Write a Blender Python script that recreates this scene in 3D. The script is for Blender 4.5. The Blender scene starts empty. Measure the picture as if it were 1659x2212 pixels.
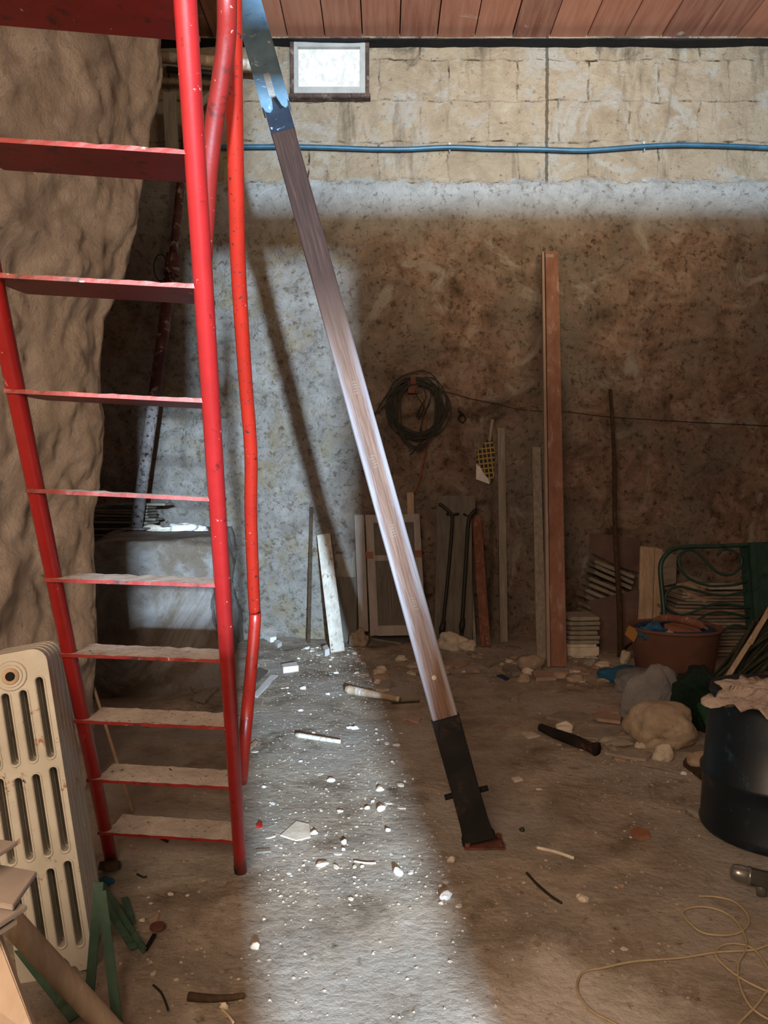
import bpy, bmesh, math, random
from mathutils import Vector, Matrix, noise
C = bpy.context.scene.collection
S = bpy.context.scene
R = random.Random(7)
V = Vector
# ------------------------------------------------------------------ camera
F = 1660.0; EYE = 1.5; PITCH = math.atan(41.0/F)
cd = bpy.data.cameras.new('camera'); cam = bpy.data.objects.new('camera', cd); C.objects.link(cam)
cd.sensor_fit = 'HORIZONTAL'; cd.sensor_width = 36; cd.lens = 36*F/1659; cd.clip_start = 0.02
cam.location = (0, 0, EYE); cam.rotation_euler = (math.pi/2-PITCH, 0, 0)
S.camera = cam
# ------------------------------------------------------------------ light
S.view_settings.view_transform = 'Standard'; S.view_settings.look = 'None'
S.view_settings.gamma = 1; S.view_settings.use_curve_mapping = False
S.view_settings.exposure = 0.0
W = bpy.data.worlds.new('world'); S.world = W; W.use_nodes = True
W.node_tree.nodes['Background'].inputs[0].default_value = (0.80, 0.86, 1.0, 1)
W.node_tree.nodes['Background'].inputs[1].default_value = 0.5
def area(name, loc, to, sx, sy, power, col, spread=180):
    l = bpy.data.lights.new(name, 'AREA'); l.shape = 'RECTANGLE'; l.size = sx; l.size_y = sy
    l.energy = power; l.color = col; l.spread = math.radians(spread)
    o = bpy.data.objects.new(name, l); C.objects.link(o); o.location = loc
    o.rotation_euler = (V(to)-V(loc)).to_track_quat('-Z', 'Y').to_euler(); return o
SRC = (1.3, -6.2, 2.3)
area('daylight_doorway', SRC, (0.3, 7, 2.4), .2, .16, 1950, (0.54, 0.76, 1.0), 120)
area('added_warm_fill', (-0.75, -0.75, 2.3), (-0.6, 5, 1.5), 1.4, 1.1, 125, (1.0, 0.74, 0.54), 170)  # added warm fill behind the camera; the front wall has no window there
area('added_upper_fill', (2.2, -0.6, 4.6), (1.4, 7.7, 5.8), 2.2, .8, 60, (1.0, 0.80, 0.54), 50)  # added warm light lifting the upper wall; no opening at its place

# ------------------------------------------------------------------ projection helpers (turn a measured direction and a depth into a place)
cp, sp = math.cos(PITCH), math.sin(PITCH)
def ray(x, y):
    u = (x-829.5)/F; v = -(y-1106)/F
    return V((u, cp+v*sp, -sp+v*cp))
def P(x, y, D):
    r = ray(x, y); return V((0, 0, EYE))+r*(D/r.y)
def Z(x, y, z=0.0):
    r = ray(x, y); return V((0, 0, EYE))+r*((z-EYE)/r.z)
def fl(x, y):
    k = max(0, min(1, (y-5.2)/2.0))
    n = noise.noise(V((x*.9, y*.9, 3)))*.012+noise.noise(V((x*4, y*4, 9)))*.006
    n += k*(.02+noise.noise(V((x*2.6, y*2.6, 5)))*.03+abs(noise.noise(V((x*9, y*9, 5))))*.018)
    return n
def G(x, y, dz=0.0):
    p = Z(x, y, 0)
    for i in range(3): p = Z(x, y, fl(p.x, p.y))
    p.z = fl(p.x, p.y)+dz; return p
def sm(a, b, t):
    t = max(0, min(1, (t-a)/(b-a))); return t*t*(3-2*t)

# ------------------------------------------------------------------ materials
def newmat(name):
    m = bpy.data.materials.new(name); m.use_nodes = True
    nt = m.node_tree; b = nt.nodes['Principled BSDF']; return m, nt, b
def node(nt, typ, **kw):
    n = nt.nodes.new(typ)
    for k, v in kw.items():
        if k in n.inputs: n.inputs[k].default_value = v
        else: setattr(n, k, v)
    return n
def c4(c): return (c[0], c[1], c[2], 1)
def hexc(h):
    o = []
    for i in (0, 2, 4):
        v = int(h[i:i+2], 16)/255; o.append(v/12.92 if v < .04045 else ((v+.055)/1.055)**2.4)
    return o
def ramp(nt, fac, stops):
    r = nt.nodes.new('ShaderNodeValToRGB'); e = r.color_ramp.elements
    while len(e) < len(stops): e.new(.5)
    for i, (p, c) in enumerate(stops): e[i].position = p; e[i].color = c4(c) if len(c) == 3 else c
    nt.links.new(fac, r.inputs[0]); return r.outputs[0]
def mix(nt, fac, a, b, typ='MIX'):
    m = nt.nodes.new('ShaderNodeMix'); m.data_type = 'RGBA'; m.blend_type = typ
    for s, v in ((m.inputs[0], fac), (m.inputs[6], a), (m.inputs[7], b)):
        if isinstance(v, (int, float)): s.default_value = v
        elif isinstance(v, (tuple, list)): s.default_value = c4(v)
        else: nt.links.new(v, s)
    return m.outputs[2]
def coords(nt, stretch=(1, 1, 1), rot=(0, 0, 0)):
    t = nt.nodes.new('ShaderNodeTexCoord'); m = nt.nodes.new('ShaderNodeMapping')
    m.inputs['Scale'].default_value = stretch; m.inputs['Rotation'].default_value = rot
    nt.links.new(t.outputs['Object'], m.inputs[0]); return m.outputs[0]
def nz(nt, co, scale, detail=6, rough=.6, dist=0.0):
    n = node(nt, 'ShaderNodeTexNoise', Scale=scale, Detail=detail, Roughness=rough, Distortion=dist)
    nt.links.new(co, n.inputs['Vector']); return n.outputs['Fac']
def math_(nt, op, a, b=0.0, clamp=False):
    m = nt.nodes.new('ShaderNodeMath'); m.operation = op; m.use_clamp = clamp
    for s, v in ((m.inputs[0], a), (m.inputs[1], b)):
        if isinstance(v, (int, float)): s.default_value = v
        else: nt.links.new(v, s)
    return m.outputs[0]
def bump(nt, b, h, strength, dist):
    n = nt.nodes.new('ShaderNodeBump'); n.inputs['Strength'].default_value = strength; n.inputs['Distance'].default_value = dist
    nt.links.new(h, n.inputs['Height']); nt.links.new(n.outputs[0], b.inputs['Normal']); return n
def pmat(name, cols, scale=5, rough=.85, bs=.4, bd=.01, bscale=None, metal=0.0, spots=(), stretch=(1, 1, 1), spec=.3, detail=7, vary=0.0):
    """cols: 2-3 hex colours through noise; spots: (hex, scale, lo, hi) patches of another colour; vary: object to object difference"""
    m, nt, b = newmat(name); co = coords(nt, stretch)
    n = nz(nt, co, scale, detail, .65, .3)
    k = len(cols)
    col = ramp(nt, n, [(.3+.4*i/max(1, k-1), hexc(c)) for i, c in enumerate(cols)]) if k > 1 else None
    if col is None: col = mix(nt, 0.0, hexc(cols[0]), hexc(cols[0]))
    for (hc, sc, lo, hi) in spots:
        f = ramp(nt, nz(nt, co, sc, 8, .7, .4), [(lo-.05, (0, 0, 0)), (hi-.05, (1, 1, 1))])
        col = mix(nt, f, col, hexc(hc))
    if vary:
        oi = nt.nodes.new('ShaderNodeObjectInfo')
        v = math_(nt, 'ADD', math_(nt, 'MULTIPLY', oi.outputs['Random'], vary), 1-vary*.5)
        hs = nt.nodes.new('ShaderNodeHueSaturation'); nt.links.new(v, hs.inputs['Value']); nt.links.new(col, hs.inputs['Color']); col = hs.outputs[0]
    nt.links.new(col, b.inputs['Base Color'])
    b.inputs['Roughness'].default_value = rough; b.inputs['Metallic'].default_value = metal
    b.inputs['Specular IOR Level'].default_value = spec
    h = nz(nt, co, bscale or scale*4, 8, .7)
    bump(nt, b, h, bs, bd)
    return m

M = {}
M['limestone'] = pmat('pale limestone', ['a89a84', 'c9bda8', 'd8cfbd'], 6, vary=.3, bd=.006)
M['stone'] = pmat('tan field stone', ['887662', 'a39079', 'b6a48e'], 7, spots=[('7a6852', 5, .62, .72)], vary=.25, bd=.03, bscale=9, bs=.6)
M['slate'] = pmat('grey brown slate', ['6f665a', '8c8274', 'a09483'], 6, stretch=(1, 1, 4), spots=[('6f6f5c', 3, .55, .7)], vary=.35, bd=.006)
M['slatepink'] = pmat('pinkish slate', ['8a7262', 'a48a76', 'b79f8b'], 6, stretch=(1, 1, 4), vary=.3, bd=.006)
M['terracotta'] = pmat('terracotta shard', ['84563f', '9c6a50'], 8, vary=.2)
M['red'] = pmat('glossy red paint', ['741413', '821817', '8e1c1b'], 4, rough=.34, bs=.12, bd=.003, spec=.5, bscale=30,
                spots=[('4a1412', 22, .66, .74), ('cdb8ac', 30, .70, .76)])
M['redold'] = pmat('worn red paint', ['641610', '801c16'], 5, rough=.42, bs=.3, bd=.003, spec=.5, spots=[('2c1412', 14, .6, .7), ('c0a898', 34, .70, .75)])
M['orange'] = pmat('orange red paint with black wear', ['861a0e', '962012'], 5, rough=.36, bs=.25, bd=.002, spec=.5,
                   spots=[('1c1c24', 60, .635, .69), ('d8c8bc', 36, .72, .76)])
M['dust'] = pmat('lime dust with dark splatter', ['92867a', 'aca092', 'bdb2a6'], 9, bs=.7, bd=.006, bscale=60, spots=[('241a12', 55, .655, .685)])
M['timber'] = pmat('brown prop timber', ['4c3122', '6b4632', '7e5540'], 5, stretch=(5, 5, .5), rough=.75, bs=.4, bd=.003, bscale=20)
M['blue'] = pmat('flaking blue paint', ['465f70', '5a7484', '708a98'], 5, rough=.5, bs=.4, bd=.003, spots=[('35506e', 9, .62, .7), ('a8b8c4', 14, .66, .72)])
M['blackiron'] = pmat('black iron', ['0c0b09', '15120f', '1e1a16'], 8, rough=.75, bs=.6, bd=.006, spec=.2, spots=[('3a2a20', 9, .64, .74)])
M['dark'] = pmat('dark wrought iron', ['15130f', '242019'], 12, rough=.6, spec=.5, bs=.4, bd=.002)
M['rust'] = pmat('rusty steel', ['4a2a22', '6b3f30', '7d5140'], 6, rough=.7, bs=.5, bd=.004, spots=[('3a2622', 9, .55, .7)])
M['rustsheet'] = pmat('brown sheet metal', ['4b3a34', '5d4840', '6a544a'], 3, rough=.6, bs=.2, bd=.002, spots=[('7a5642', 7, .6, .75)])
M['cream'] = pmat('cream radiator enamel', ['a8a290', 'b8b2a2', 'c2bdae'], 4, rough=.42, bs=.15, bd=.002, spec=.5, bscale=20, spots=[('8a5a34', 16, .66, .73), ('453628', 32, .70, .74)])
M['greywood'] = pmat('weathered grey wood', ['746c60', '8c8375', '9d9486'], 6, stretch=(6, 6, .5), bs=.4, bd=.002, bscale=20)
M['darkgreywood'] = pmat('dark grey board', ['5c564c', '6e675b', '7d7568'], 4, stretch=(5, 5, .5), bs=.3, bd=.002)
M['panelwood'] = pmat('darker grey shutter panel', ['5c554e', '6a635b', '766f66'], 5, stretch=(5, 5, .6), bs=.3, bd=.002)
M['whitewood'] = pmat('whitewashed plank', ['a39a8b', 'bfb6a7', 'cfc8ba'], 5, stretch=(4, 4, 1), bs=.4, bd=.002, spots=[('7b5c40', 7, .62, .70), ('3c3228', 20, .69, .73)])
M['doorwood'] = pmat('faded grey door paint', ['8c837a', '9e958b', 'aaa298'], 5, stretch=(3, 3, .6), bs=.25, bd=.002)
M['redwood'] = pmat('reddish board with flaking paint', ['62402f', '764c3a', '88604c'], 5, stretch=(4, 4, .7), bs=.4, bd=.003, spots=[('b8a898', 7, .64, .7)])
M['plankred'] = pmat('red brown primer plank', ['745040', '87604e', '987464'], 3, stretch=(3, 3, .8), bs=.3, bd=.003, spots=[('a89a88', 3, .62, .7)])
M['plankedge'] = pmat('pale plank edge', ['8c7868', 'a08c7a'], 5, stretch=(3, 3, .6), bs=.3, bd=.002)
M['palewood'] = pmat('pale raw wood', ['96806a', 'ae967a', 'c0a98e'], 5, stretch=(4, 4, .6), bs=.3, bd=.002, spots=[('d0c8bc', 2, .6, .66)])
M['beigeboard'] = pmat('beige board', ['a8937e', 'b5a18c', 'c0ae9a'], 4, stretch=(2, 2, .6), bs=.3, bd=.003)
M['tile'] = pmat('taupe floor tile', ['857a70', '978b80', 'a2968a'], 5, rough=.45, bs=.1, bd=.002, spec=.5)
M['green'] = pmat('dark green paint', ['16302a', '1e3e34', '284c40'], 6, rough=.45, bs=.3, bd=.002, spec=.5, spots=[('10241a', 12, .6, .7)])
M['stripgreen'] = pmat('dull green paint', ['33493a', '415a48', '526c58'], 7, rough=.6, bs=.4, bd=.003, spots=[('2f3a26', 9, .6, .7)])
M['hose'] = pmat('green rubber hose', ['1c3d2a', '254c35'], 10, rough=.6)
M['reed'] = pmat('dark reeds', ['26271e', '343528', '454531'], 9, stretch=(3, 3, 3), bs=.5, bd=.004, vary=.5)
M['tarp'] = pmat('dark green tarp', ['0b1c14', '10261b', '163325'], 6, rough=.5, bs=1.0, bd=.09, bscale=5)
M['pot'] = pmat('terracotta plastic tub', ['5e4034', '6b493b', '785445'], 3, rough=.6, bs=.1, bd=.002, spots=[('5c4436', 5, .6, .75)])
M['bluebag'] = pmat('blue plastic', ['1a5072', '256384', '34749a'], 14, rough=.4, bs=1.0, bd=.05, bscale=9, spec=.5)
M['navy'] = pmat('navy plastic', ['14304e', '1d3f62'], 14, rough=.45, bs=.5, bd=.006)
M['bag'] = pmat('cloudy plastic bag', ['8f8b86', 'a8a4a0', 'bfbbb6'], 5, rough=.35, bs=1.0, bd=.09, bscale=5, spec=.5)
M['rag'] = pmat('soiled pinkish rag', ['a08e80', 'b8a698', 'c8b8aa'], 6, rough=.95, bs=1.0, bd=.05, bscale=7, spots=[('8e7058', 6, .58, .7)])
M['drum'] = pmat('dark blue barrel', ['050d13', '08151d', '0c1e28'], 4, rough=.42, bs=.15, bd=.003, spec=.5, spots=[('1c3646', 11, .62, .72), ('4a6068', 30, .70, .74)])
M['chrome'] = pmat('dull chrome', ['8c8c86', 'a2a29c'], 10, rough=.3, bs=.05, bd=.001, metal=.85)
M['cord'] = pmat('cream cord', ['a08e6e', 'b3a07e'], 20, rough=.8)
M['pipeblue'] = pmat('blue plastic conduit', ['16384a', '1d4659', '265468'], 6, rough=.45, bs=.1, bd=.001, spec=.5)
M['clip'] = pmat('zinc clip', ['8a8a86', 'b0aea8'], 20, rough=.5, metal=.4)
M['cable'] = pmat('dark grey cable', ['2c2c26', '3c3b33'], 20, rough=.6)
M['orangecord'] = pmat('orange cord', ['8e4a20', 'a4592a'], 20, rough=.7)
M['charred'] = pmat('charred wood', ['0e0b09', '1b1410', '3a241a'], 7, bs=.9, bd=.012, spots=[('5c3a2a', 5, .6, .68)])
M['darkwood'] = pmat('damp dark wood', ['2c2118', '40301f', '54402c'], 7, stretch=(3, 3, 3), bs=.5, bd=.004)
M['prop'] = pmat('rust brown prop paint', ['3c221e', '543028', '6a4238'], 6, rough=.6, bs=.5, bd=.003, spots=[('9c9088', 12, .62, .68)])
M['propgrey'] = pmat('lime splashed steel', ['6f6660', '8d8580', 'a39c98'], 14, rough=.8, bs=.6, bd=.003, spots=[('3c2c28', 24, .6, .66)])
M['alu'] = pmat('dull aluminium frame', ['8c8a84', 'a09e98'], 8, rough=.5, metal=.3, bs=.1, bd=.001)
M['rustframe'] = pmat('rusted dark frame', ['2a201c', '44332b', '5f4a3e'], 10, bs=.7, bd=.006, spots=[('7a6858', 12, .6, .7)])
M['trim'] = pmat('black shade filler', ['060504', '0d0b09', '1a1611'], 6, bs=.8, bd=.02)
M['white'] = pmat('white plaster chip', ['cfcac2', 'e2dfd9'], 12, bs=.3, bd=.003)
M['redplastic'] = pmat('red plastic', ['b01c20', 'c42a2a'], 8, rough=.4)
M['yellow'] = pmat('ochre card', ['8f6430', 'a4763c'], 8)

def wobv(nt, co, k, sc=3.0):
    w_ = nt.nodes.new('ShaderNodeVectorMath'); w_.operation = 'MULTIPLY_ADD'
    c_ = node(nt, 'ShaderNodeTexNoise', Scale=sc, Detail=5); nt.links.new(co, c_.inputs['Vector'])
    nt.links.new(c_.outputs['Color'], w_.inputs[0]); w_.inputs[1].default_value = (k, k, k); nt.links.new(co, w_.inputs[2]); return w_.outputs[0]
def mat_wall():
    m, nt, b = newmat('hewn rock wall with block courses')
    co = coords(nt)
    sep = nt.nodes.new('ShaderNodeSeparateXYZ'); nt.links.new(co, sep.inputs[0]); z = sep.outputs[2]; x = sep.outputs[0]
    nB = nz(nt, co, .9, 5, .6); nM = nz(nt, co, 3.2, 9, .7, .6); nF = nz(nt, co, 17, 9, .75, .3); nG = nz(nt, co, 45, 5, .7)
    rock = ramp(nt, nM, [(.32, hexc('64523f')), (.43, hexc('917866')), (.53, hexc('ad917d')), (.66, hexc('c4ab98'))])
    rock = mix(nt, ramp(nt, nB, [(.45, (0, 0, 0)), (.66, (1, 1, 1))]), rock, hexc('9a9182'))
    rock = mix(nt, ramp(nt, nF, [(.36, (.85, .85, .85)), (.48, (0, 0, 0))]), rock, hexc('4c3a2c'))
    rock = mix(nt, ramp(nt, nz(nt, co, 1.7, 8, .7, 1.0), [(.57, (0, 0, 0)), (.66, (1, 1, 1))]), rock, hexc('bdb3a2'))
    # limewash on the lower left of the wall
    nn = math_(nt, 'ADD', x, math_(nt, 'MULTIPLY', nB, 1.2))
    lime = ramp(nt, nM, [(.3, hexc('8a8278')), (.6, hexc('b5aea4'))])
    lime = mix(nt, ramp(nt, nz(nt, co, 2.2, 8, .7, .5), [(.5, (0, 0, 0)), (.62, (1, 1, 1))]), lime, hexc('a39276'))
    lime = mix(nt, ramp(nt, nF, [(.38, (.8, .8, .8)), (.48, (0, 0, 0))]), lime, hexc('6a5a46'))
    fl_ = nt.nodes.new('ShaderNodeMapRange'); fl_.clamp = True
    for i, v in enumerate((0, .3, .75, 1, 0)): fl_.inputs[i if i else 0].default_value = v
    nt.links.new(nn, fl_.inputs[0]); fl_.inputs[1].default_value = .1; fl_.inputs[2].default_value = .7; fl_.inputs[3].default_value = .85; fl_.inputs[4].default_value = 0
    rock = mix(nt, fl_.outputs[0], rock, lime)
    # block courses
    wob = nt.nodes.new('ShaderNodeVectorMath'); wob.operation = 'MULTIPLY_ADD'
    cn = node(nt, 'ShaderNodeTexNoise', Scale=4.0, Detail=6); nt.links.new(co, cn.inputs['Vector'])
    nt.links.new(cn.outputs['Color'], wob.inputs[0]); wob.inputs[1].default_value = (.11, .11, .11)
    cmb = nt.nodes.new('ShaderNodeCombineXYZ'); nt.links.new(x, cmb.inputs[0]); nt.links.new(math_(nt, 'SUBTRACT', z, .21), cmb.inputs[1])
    nt.links.new(cmb.outputs[0], wob.inputs[2])
    br = node(nt, 'ShaderNodeTexBrick', Scale=1.0); br.offset = .42
    br.inputs['Brick Width'].default_value = .70; br.inputs['Row Height'].default_value = .405
    br.inputs['Mortar Size'].default_value = .011; br.inputs['Mortar Smooth'].default_value = .6
    br.inputs['Color1'].default_value = c4(hexc('b5a084')); br.inputs['Color2'].default_value = c4(hexc('a38d72')); br.inputs['Mortar'].default_value = c4(hexc('847460'))
    nt.links.new(wob.outputs[0], br.inputs['Vector'])
    blk = mix(nt, .55, br.outputs['Color'], ramp(nt, nM, [(.3, hexc('8c7860')), (.5, hexc('b39f84')), (.7, hexc('c8b8a0'))]))
    gap = math_(nt, 'MULTIPLY', br.outputs['Fac'], ramp(nt, nz(nt, co, 5, 5, .6), [(.48, (0, 0, 0)), (.64, (.9, .9, .9))]))
    blk = mix(nt, gap, blk, hexc('3e2f22'))
    blk = mix(nt, ramp(nt, nz(nt, co, 1.6, 8, .7, 1.2), [(.52, (0, 0, 0)), (.60, (1, 1, 1))]), blk, hexc('b5aa9a'))
    blk = mix(nt, ramp(nt, nF, [(.33, (1, 1, 1)), (.42, (0, 0, 0))]), blk, hexc('6e583e'))
    st = node(nt, 'ShaderNodeTexNoise', Scale=1.0, Detail=6, Roughness=.7)
    nt.links.new(coords(nt, (3.2, 1, .6)), st.inputs['Vector'])
    blk = mix(nt, ramp(nt, st.outputs['Fac'], [(.56, (0, 0, 0)), (.68, (1, 1, 1))]), blk, hexc('85745e'))
    # a drip streak and mould near the ceiling
    sx = math_(nt, 'ABSOLUTE', math_(nt, 'SUBTRACT', math_(nt, 'ADD', x, math_(nt, 'MULTIPLY', math_(nt, 'SUBTRACT', nF, .5), .05)), 1.63))
    blk = mix(nt, math_(nt, 'MULTIPLY', math_(nt, 'LESS_THAN', sx, .016), .75), blk, hexc('3c342a'))
    mo = math_(nt, 'ADD', math_(nt, 'MULTIPLY', math_(nt, 'SUBTRACT', z, 5.75), 1.1), math_(nt, 'MULTIPLY', math_(nt, 'SUBTRACT', nz(nt, co, 2.6, 8, .7, .6), .5), 2.6), True)
    blk = mix(nt, ramp(nt, mo, [(.25, (0, 0, 0)), (.55, (.8, .8, .8))]), blk, hexc('4e463a'))
    # pale plaster below the ragged edge
    edge = math_(nt, 'ADD', z, math_(nt, 'MULTIPLY', math_(nt, 'SUBTRACT', nz(nt, co, 3.2, 8, .65), .5), .42))
    pl = ramp(nt, nM, [(.3, hexc('96928a')), (.6, hexc('bab6ae'))])
    pl = mix(nt, ramp(nt, nF, [(.36, (1, 1, 1)), (.46, (0, 0, 0))]), pl, hexc('7d7468'))
    def mr(v, a, bb):
        n = nt.nodes.new('ShaderNodeMapRange'); nt.links.new(v, n.inputs[0]); n.inputs[1].default_value = a; n.inputs[2].default_value = bb
        n.inputs[3].default_value = 0; n.inputs[4].default_value = 1; return n.outputs[0]
    col = mix(nt, mr(edge, 4.02, 4.32), rock, pl)
    up = mr(edge, 4.60, 4.64)
    col = mix(nt, up, col, blk)
    nt.links.new(col, b.inputs['Base Color']); b.inputs['Roughness'].default_value = .92; b.inputs['Specular IOR Level'].default_value = .15
    h = math_(nt, 'ADD', math_(nt, 'MULTIPLY', nF, .9), math_(nt, 'MULTIPLY', nG, .25))
    vo = node(nt, 'ShaderNodeTexVoronoi', Scale=11.0, Randomness=1.0); vo.feature = 'DISTANCE_TO_EDGE'; nt.links.new(wobv(nt, co, .12), vo.inputs['Vector'])
    crk = ramp(nt, vo.outputs['Distance'], [(0, (0, 0, 0)), (.10, (1, 1, 1))])
    h = math_(nt, 'ADD', h, math_(nt, 'MULTIPLY', nM, 1.3)); h = math_(nt, 'ADD', h, math_(nt, 'MULTIPLY', math_(nt, 'MULTIPLY', crk, math_(nt, 'SUBTRACT', 1.0, up)), .07))
    h = math_(nt, 'SUBTRACT', h, math_(nt, 'MULTIPLY', math_(nt, 'MULTIPLY', gap, up), .8))
    bump(nt, b, h, .9, .075)
    return m
M['wall'] = mat_wall()
def mat_rock(name, c, lime=None):
    m, nt, b = newmat(name); co = coords(nt)
    nB = nz(nt, co, 1.1, 5, .6); nM = nz(nt, co, 3.5, 9, .68, .8); nF = nz(nt, co, 15, 9, .75, .3)
    col = ramp(nt, nM, [(.28, hexc(c[0])), (.45, hexc(c[1])), (.58, hexc(c[2])), (.72, hexc(c[3]))])
    col = mix(nt, ramp(nt, nB, [(.42, (0, 0, 0)), (.62, (1, 1, 1))]), col, hexc(c[4]))
    col = mix(nt, ramp(nt, nF, [(.30, (1, 1, 1)), (.40, (0, 0, 0))]), col, hexc(c[5]))
    if lime: col = mix(nt, ramp(nt, nz(nt, co, 1.4, 8, .7, .8), [(.48, (0, 0, 0)), (.58, (1, 1, 1))]), col, hexc(lime))
    nt.links.new(col, b.inputs['Base Color']); b.inputs['Roughness'].default_value = .9; b.inputs['Specular IOR Level'].default_value = .15
    h = math_(nt, 'ADD', nM, math_(nt, 'MULTIPLY', nF, .7)); bump(nt, b, h, .9, .06); return m
M['rock'] = mat_rock('hewn tan rock', ['a09080', 'c0b0a0', 'd4c4b4', 'e2d4c4', 'c8b8a6', '8a7866'])
M['blockrock'] = mat_rock('limewashed rock block', ['5e544a', '80766c', '978e84', 'aaa299', '7a6c5c', '463a30'], '9c9792')
def mat_floor():
    m, nt, b = newmat('earth floor'); co = coords(nt)
    nB = nz(nt, co, .8, 6, .6); nM = nz(nt, co, 3, 9, .7, .4); nF = nz(nt, co, 22, 9, .75); nG = nz(nt, co, 70, 4, .6)
    col = ramp(nt, nM, [(.30, hexc('6c5f50')), (.44, hexc('908270')), (.56, hexc('a99b88')), (.72, hexc('c0b4a4'))])
    col = mix(nt, ramp(nt, nB, [(.44, (0, 0, 0)), (.60, (1, 1, 1))]), col, hexc('aaa296'))
    col = mix(nt, ramp(nt, nz(nt, co, 2.1, 8, .7, .8), [(.56, (0, 0, 0)), (.68, (1, 1, 1))]), col, hexc('6e604c'))
    # pale cement spill near the doorway
    sub = nt.nodes.new('ShaderNodeVectorMath'); sub.operation = 'DISTANCE'; nt.links.new(co, sub.inputs[0]); sub.inputs[1].default_value = (.55, 2.05, 0)
    d = math_(nt, 'ADD', sub.outputs['Value'], math_(nt, 'MULTIPLY', math_(nt, 'SUBTRACT', nM, .5), 1.2))
    col = mix(nt, ramp(nt, d, [(.22, (1, 1, 1)), (.42, (0, 0, 0))]), col, hexc('d0c6b8'))
    col = mix(nt, ramp(nt, nF, [(.30, (1, 1, 1)), (.42, (0, 0, 0))]), col, hexc('54483a'))
    nt.links.new(col, b.inputs['Base Color']); b.inputs['Roughness'].default_value = .9; b.inputs['Specular IOR Level'].default_value = .08
    h = math_(nt, 'ADD', math_(nt, 'MULTIPLY', nF, .8), math_(nt, 'MULTIPLY', nG, .35)); vo = node(nt, 'ShaderNodeTexVoronoi', Scale=26.0, Randomness=1.0); nt.links.new(wobv(nt, co, .15), vo.inputs['Vector'])
    h = math_(nt, 'SUBTRACT', h, math_(nt, 'MULTIPLY', vo.outputs['Distance'], .35)); bump(nt, b, h, .8, .020); return m
M['floor'] = mat_floor()
def mat_ceiling():
    m, nt, b = newmat('fired clay ceiling boards'); co = coords(nt)
    g = node(nt, 'ShaderNodeAttribute'); g.attribute_name = 'board'
    base = ramp(nt, g.outputs['Fac'], [(0, hexc('5e3828')), (.35, hexc('7e4a36')), (.7, hexc('94583e')), (1, hexc('a8694c'))])
    s = nz(nt, coords(nt, (7, .5, 1)), 3, 7, .65)
    base = mix(nt, ramp(nt, s, [(.35, (0, 0, 0)), (.75, (.55, .55, .55))]), base, hexc('c08a6c'))
    base = mix(nt, ramp(nt, nz(nt, co, 1.6, 6, .7, 1), [(.64, (0, 0, 0)), (.70, (.8, .8, .8))]), base, hexc('c9ab96'))
    nt.links.new(base, b.inputs['Base Color']); b.inputs['Roughness'].default_value = .75; bump(nt, b, s, .3, .004); return m
M['ceiling'] = mat_ceiling()
M['plain'] = pmat('rough lime render', ['8f8272', 'a39684', 'b5a895'], 3, bs=.5, bd=.02)
def mat_prop():
    m, nt, b = newmat('prop timber with painted beam light'); co = coords(nt)
    sep = nt.nodes.new('ShaderNodeSeparateXYZ'); nt.links.new(co, sep.inputs[0]); z = sep.outputs[2]
    at = node(nt, 'ShaderNodeAttribute'); at.attribute_name = 'across'
    cb = nt.nodes.new('ShaderNodeCombineXYZ'); nt.links.new(math_(nt, 'MULTIPLY', at.outputs['Fac'], .9), cb.inputs[0]); nt.links.new(math_(nt, 'MULTIPLY', z, .55), cb.inputs[2])
    gr = nz(nt, cb.outputs[0], 6, 9, .72, .25)
    wood = ramp(nt, gr, [(.3, hexc('1e130e')), (.5, hexc('332018')), (.7, hexc('482f24'))])  # upper shaft darkened in colour for its unlit part
    low = ramp(nt, gr, [(.3, hexc('463226')), (.5, hexc('664c3e')), (.7, hexc('80695a'))])  # lower shaft made paler in colour for the part in the beam
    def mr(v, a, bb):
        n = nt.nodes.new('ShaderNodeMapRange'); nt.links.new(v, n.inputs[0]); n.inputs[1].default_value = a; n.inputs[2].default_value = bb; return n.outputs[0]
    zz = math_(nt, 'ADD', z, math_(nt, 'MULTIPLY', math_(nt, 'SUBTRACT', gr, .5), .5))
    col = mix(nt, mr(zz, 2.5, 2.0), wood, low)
    # beam light painted pale along both edges; u runs across the face
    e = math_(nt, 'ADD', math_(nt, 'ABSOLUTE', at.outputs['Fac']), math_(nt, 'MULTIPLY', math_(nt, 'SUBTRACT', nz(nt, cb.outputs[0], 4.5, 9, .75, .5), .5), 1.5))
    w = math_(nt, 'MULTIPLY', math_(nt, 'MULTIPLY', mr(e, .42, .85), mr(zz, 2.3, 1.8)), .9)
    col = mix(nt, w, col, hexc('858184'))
    nt.links.new(col, b.inputs['Base Color']); b.inputs['Roughness'].default_value = .8; b.inputs['Specular IOR Level'].default_value = .25
    bump(nt, b, gr, .5, .004); return m
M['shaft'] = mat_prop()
M['bag'].node_tree.nodes['Principled BSDF'].inputs['Alpha'].default_value = .62
def mat_pane():
    m, nt, b = newmat('frosted pane lit by the sky'); co = coords(nt)
    n = nz(nt, coords(nt, (14, 1, 9)), 1.6, 6, .7)
    c = ramp(nt, n, [(.38, (.62, .66, .60)), (.56, (1, 1, .97))])
    nt.links.new(c, b.inputs['Emission Color']); b.inputs['Emission Strength'].default_value = .72
    b.inputs['Base Color'].default_value = (.18, .18, .18, 1); b.inputs['Roughness'].default_value = .4; bump(nt, b, n, .3, .003); return m
M['pane'] = mat_pane()
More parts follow.
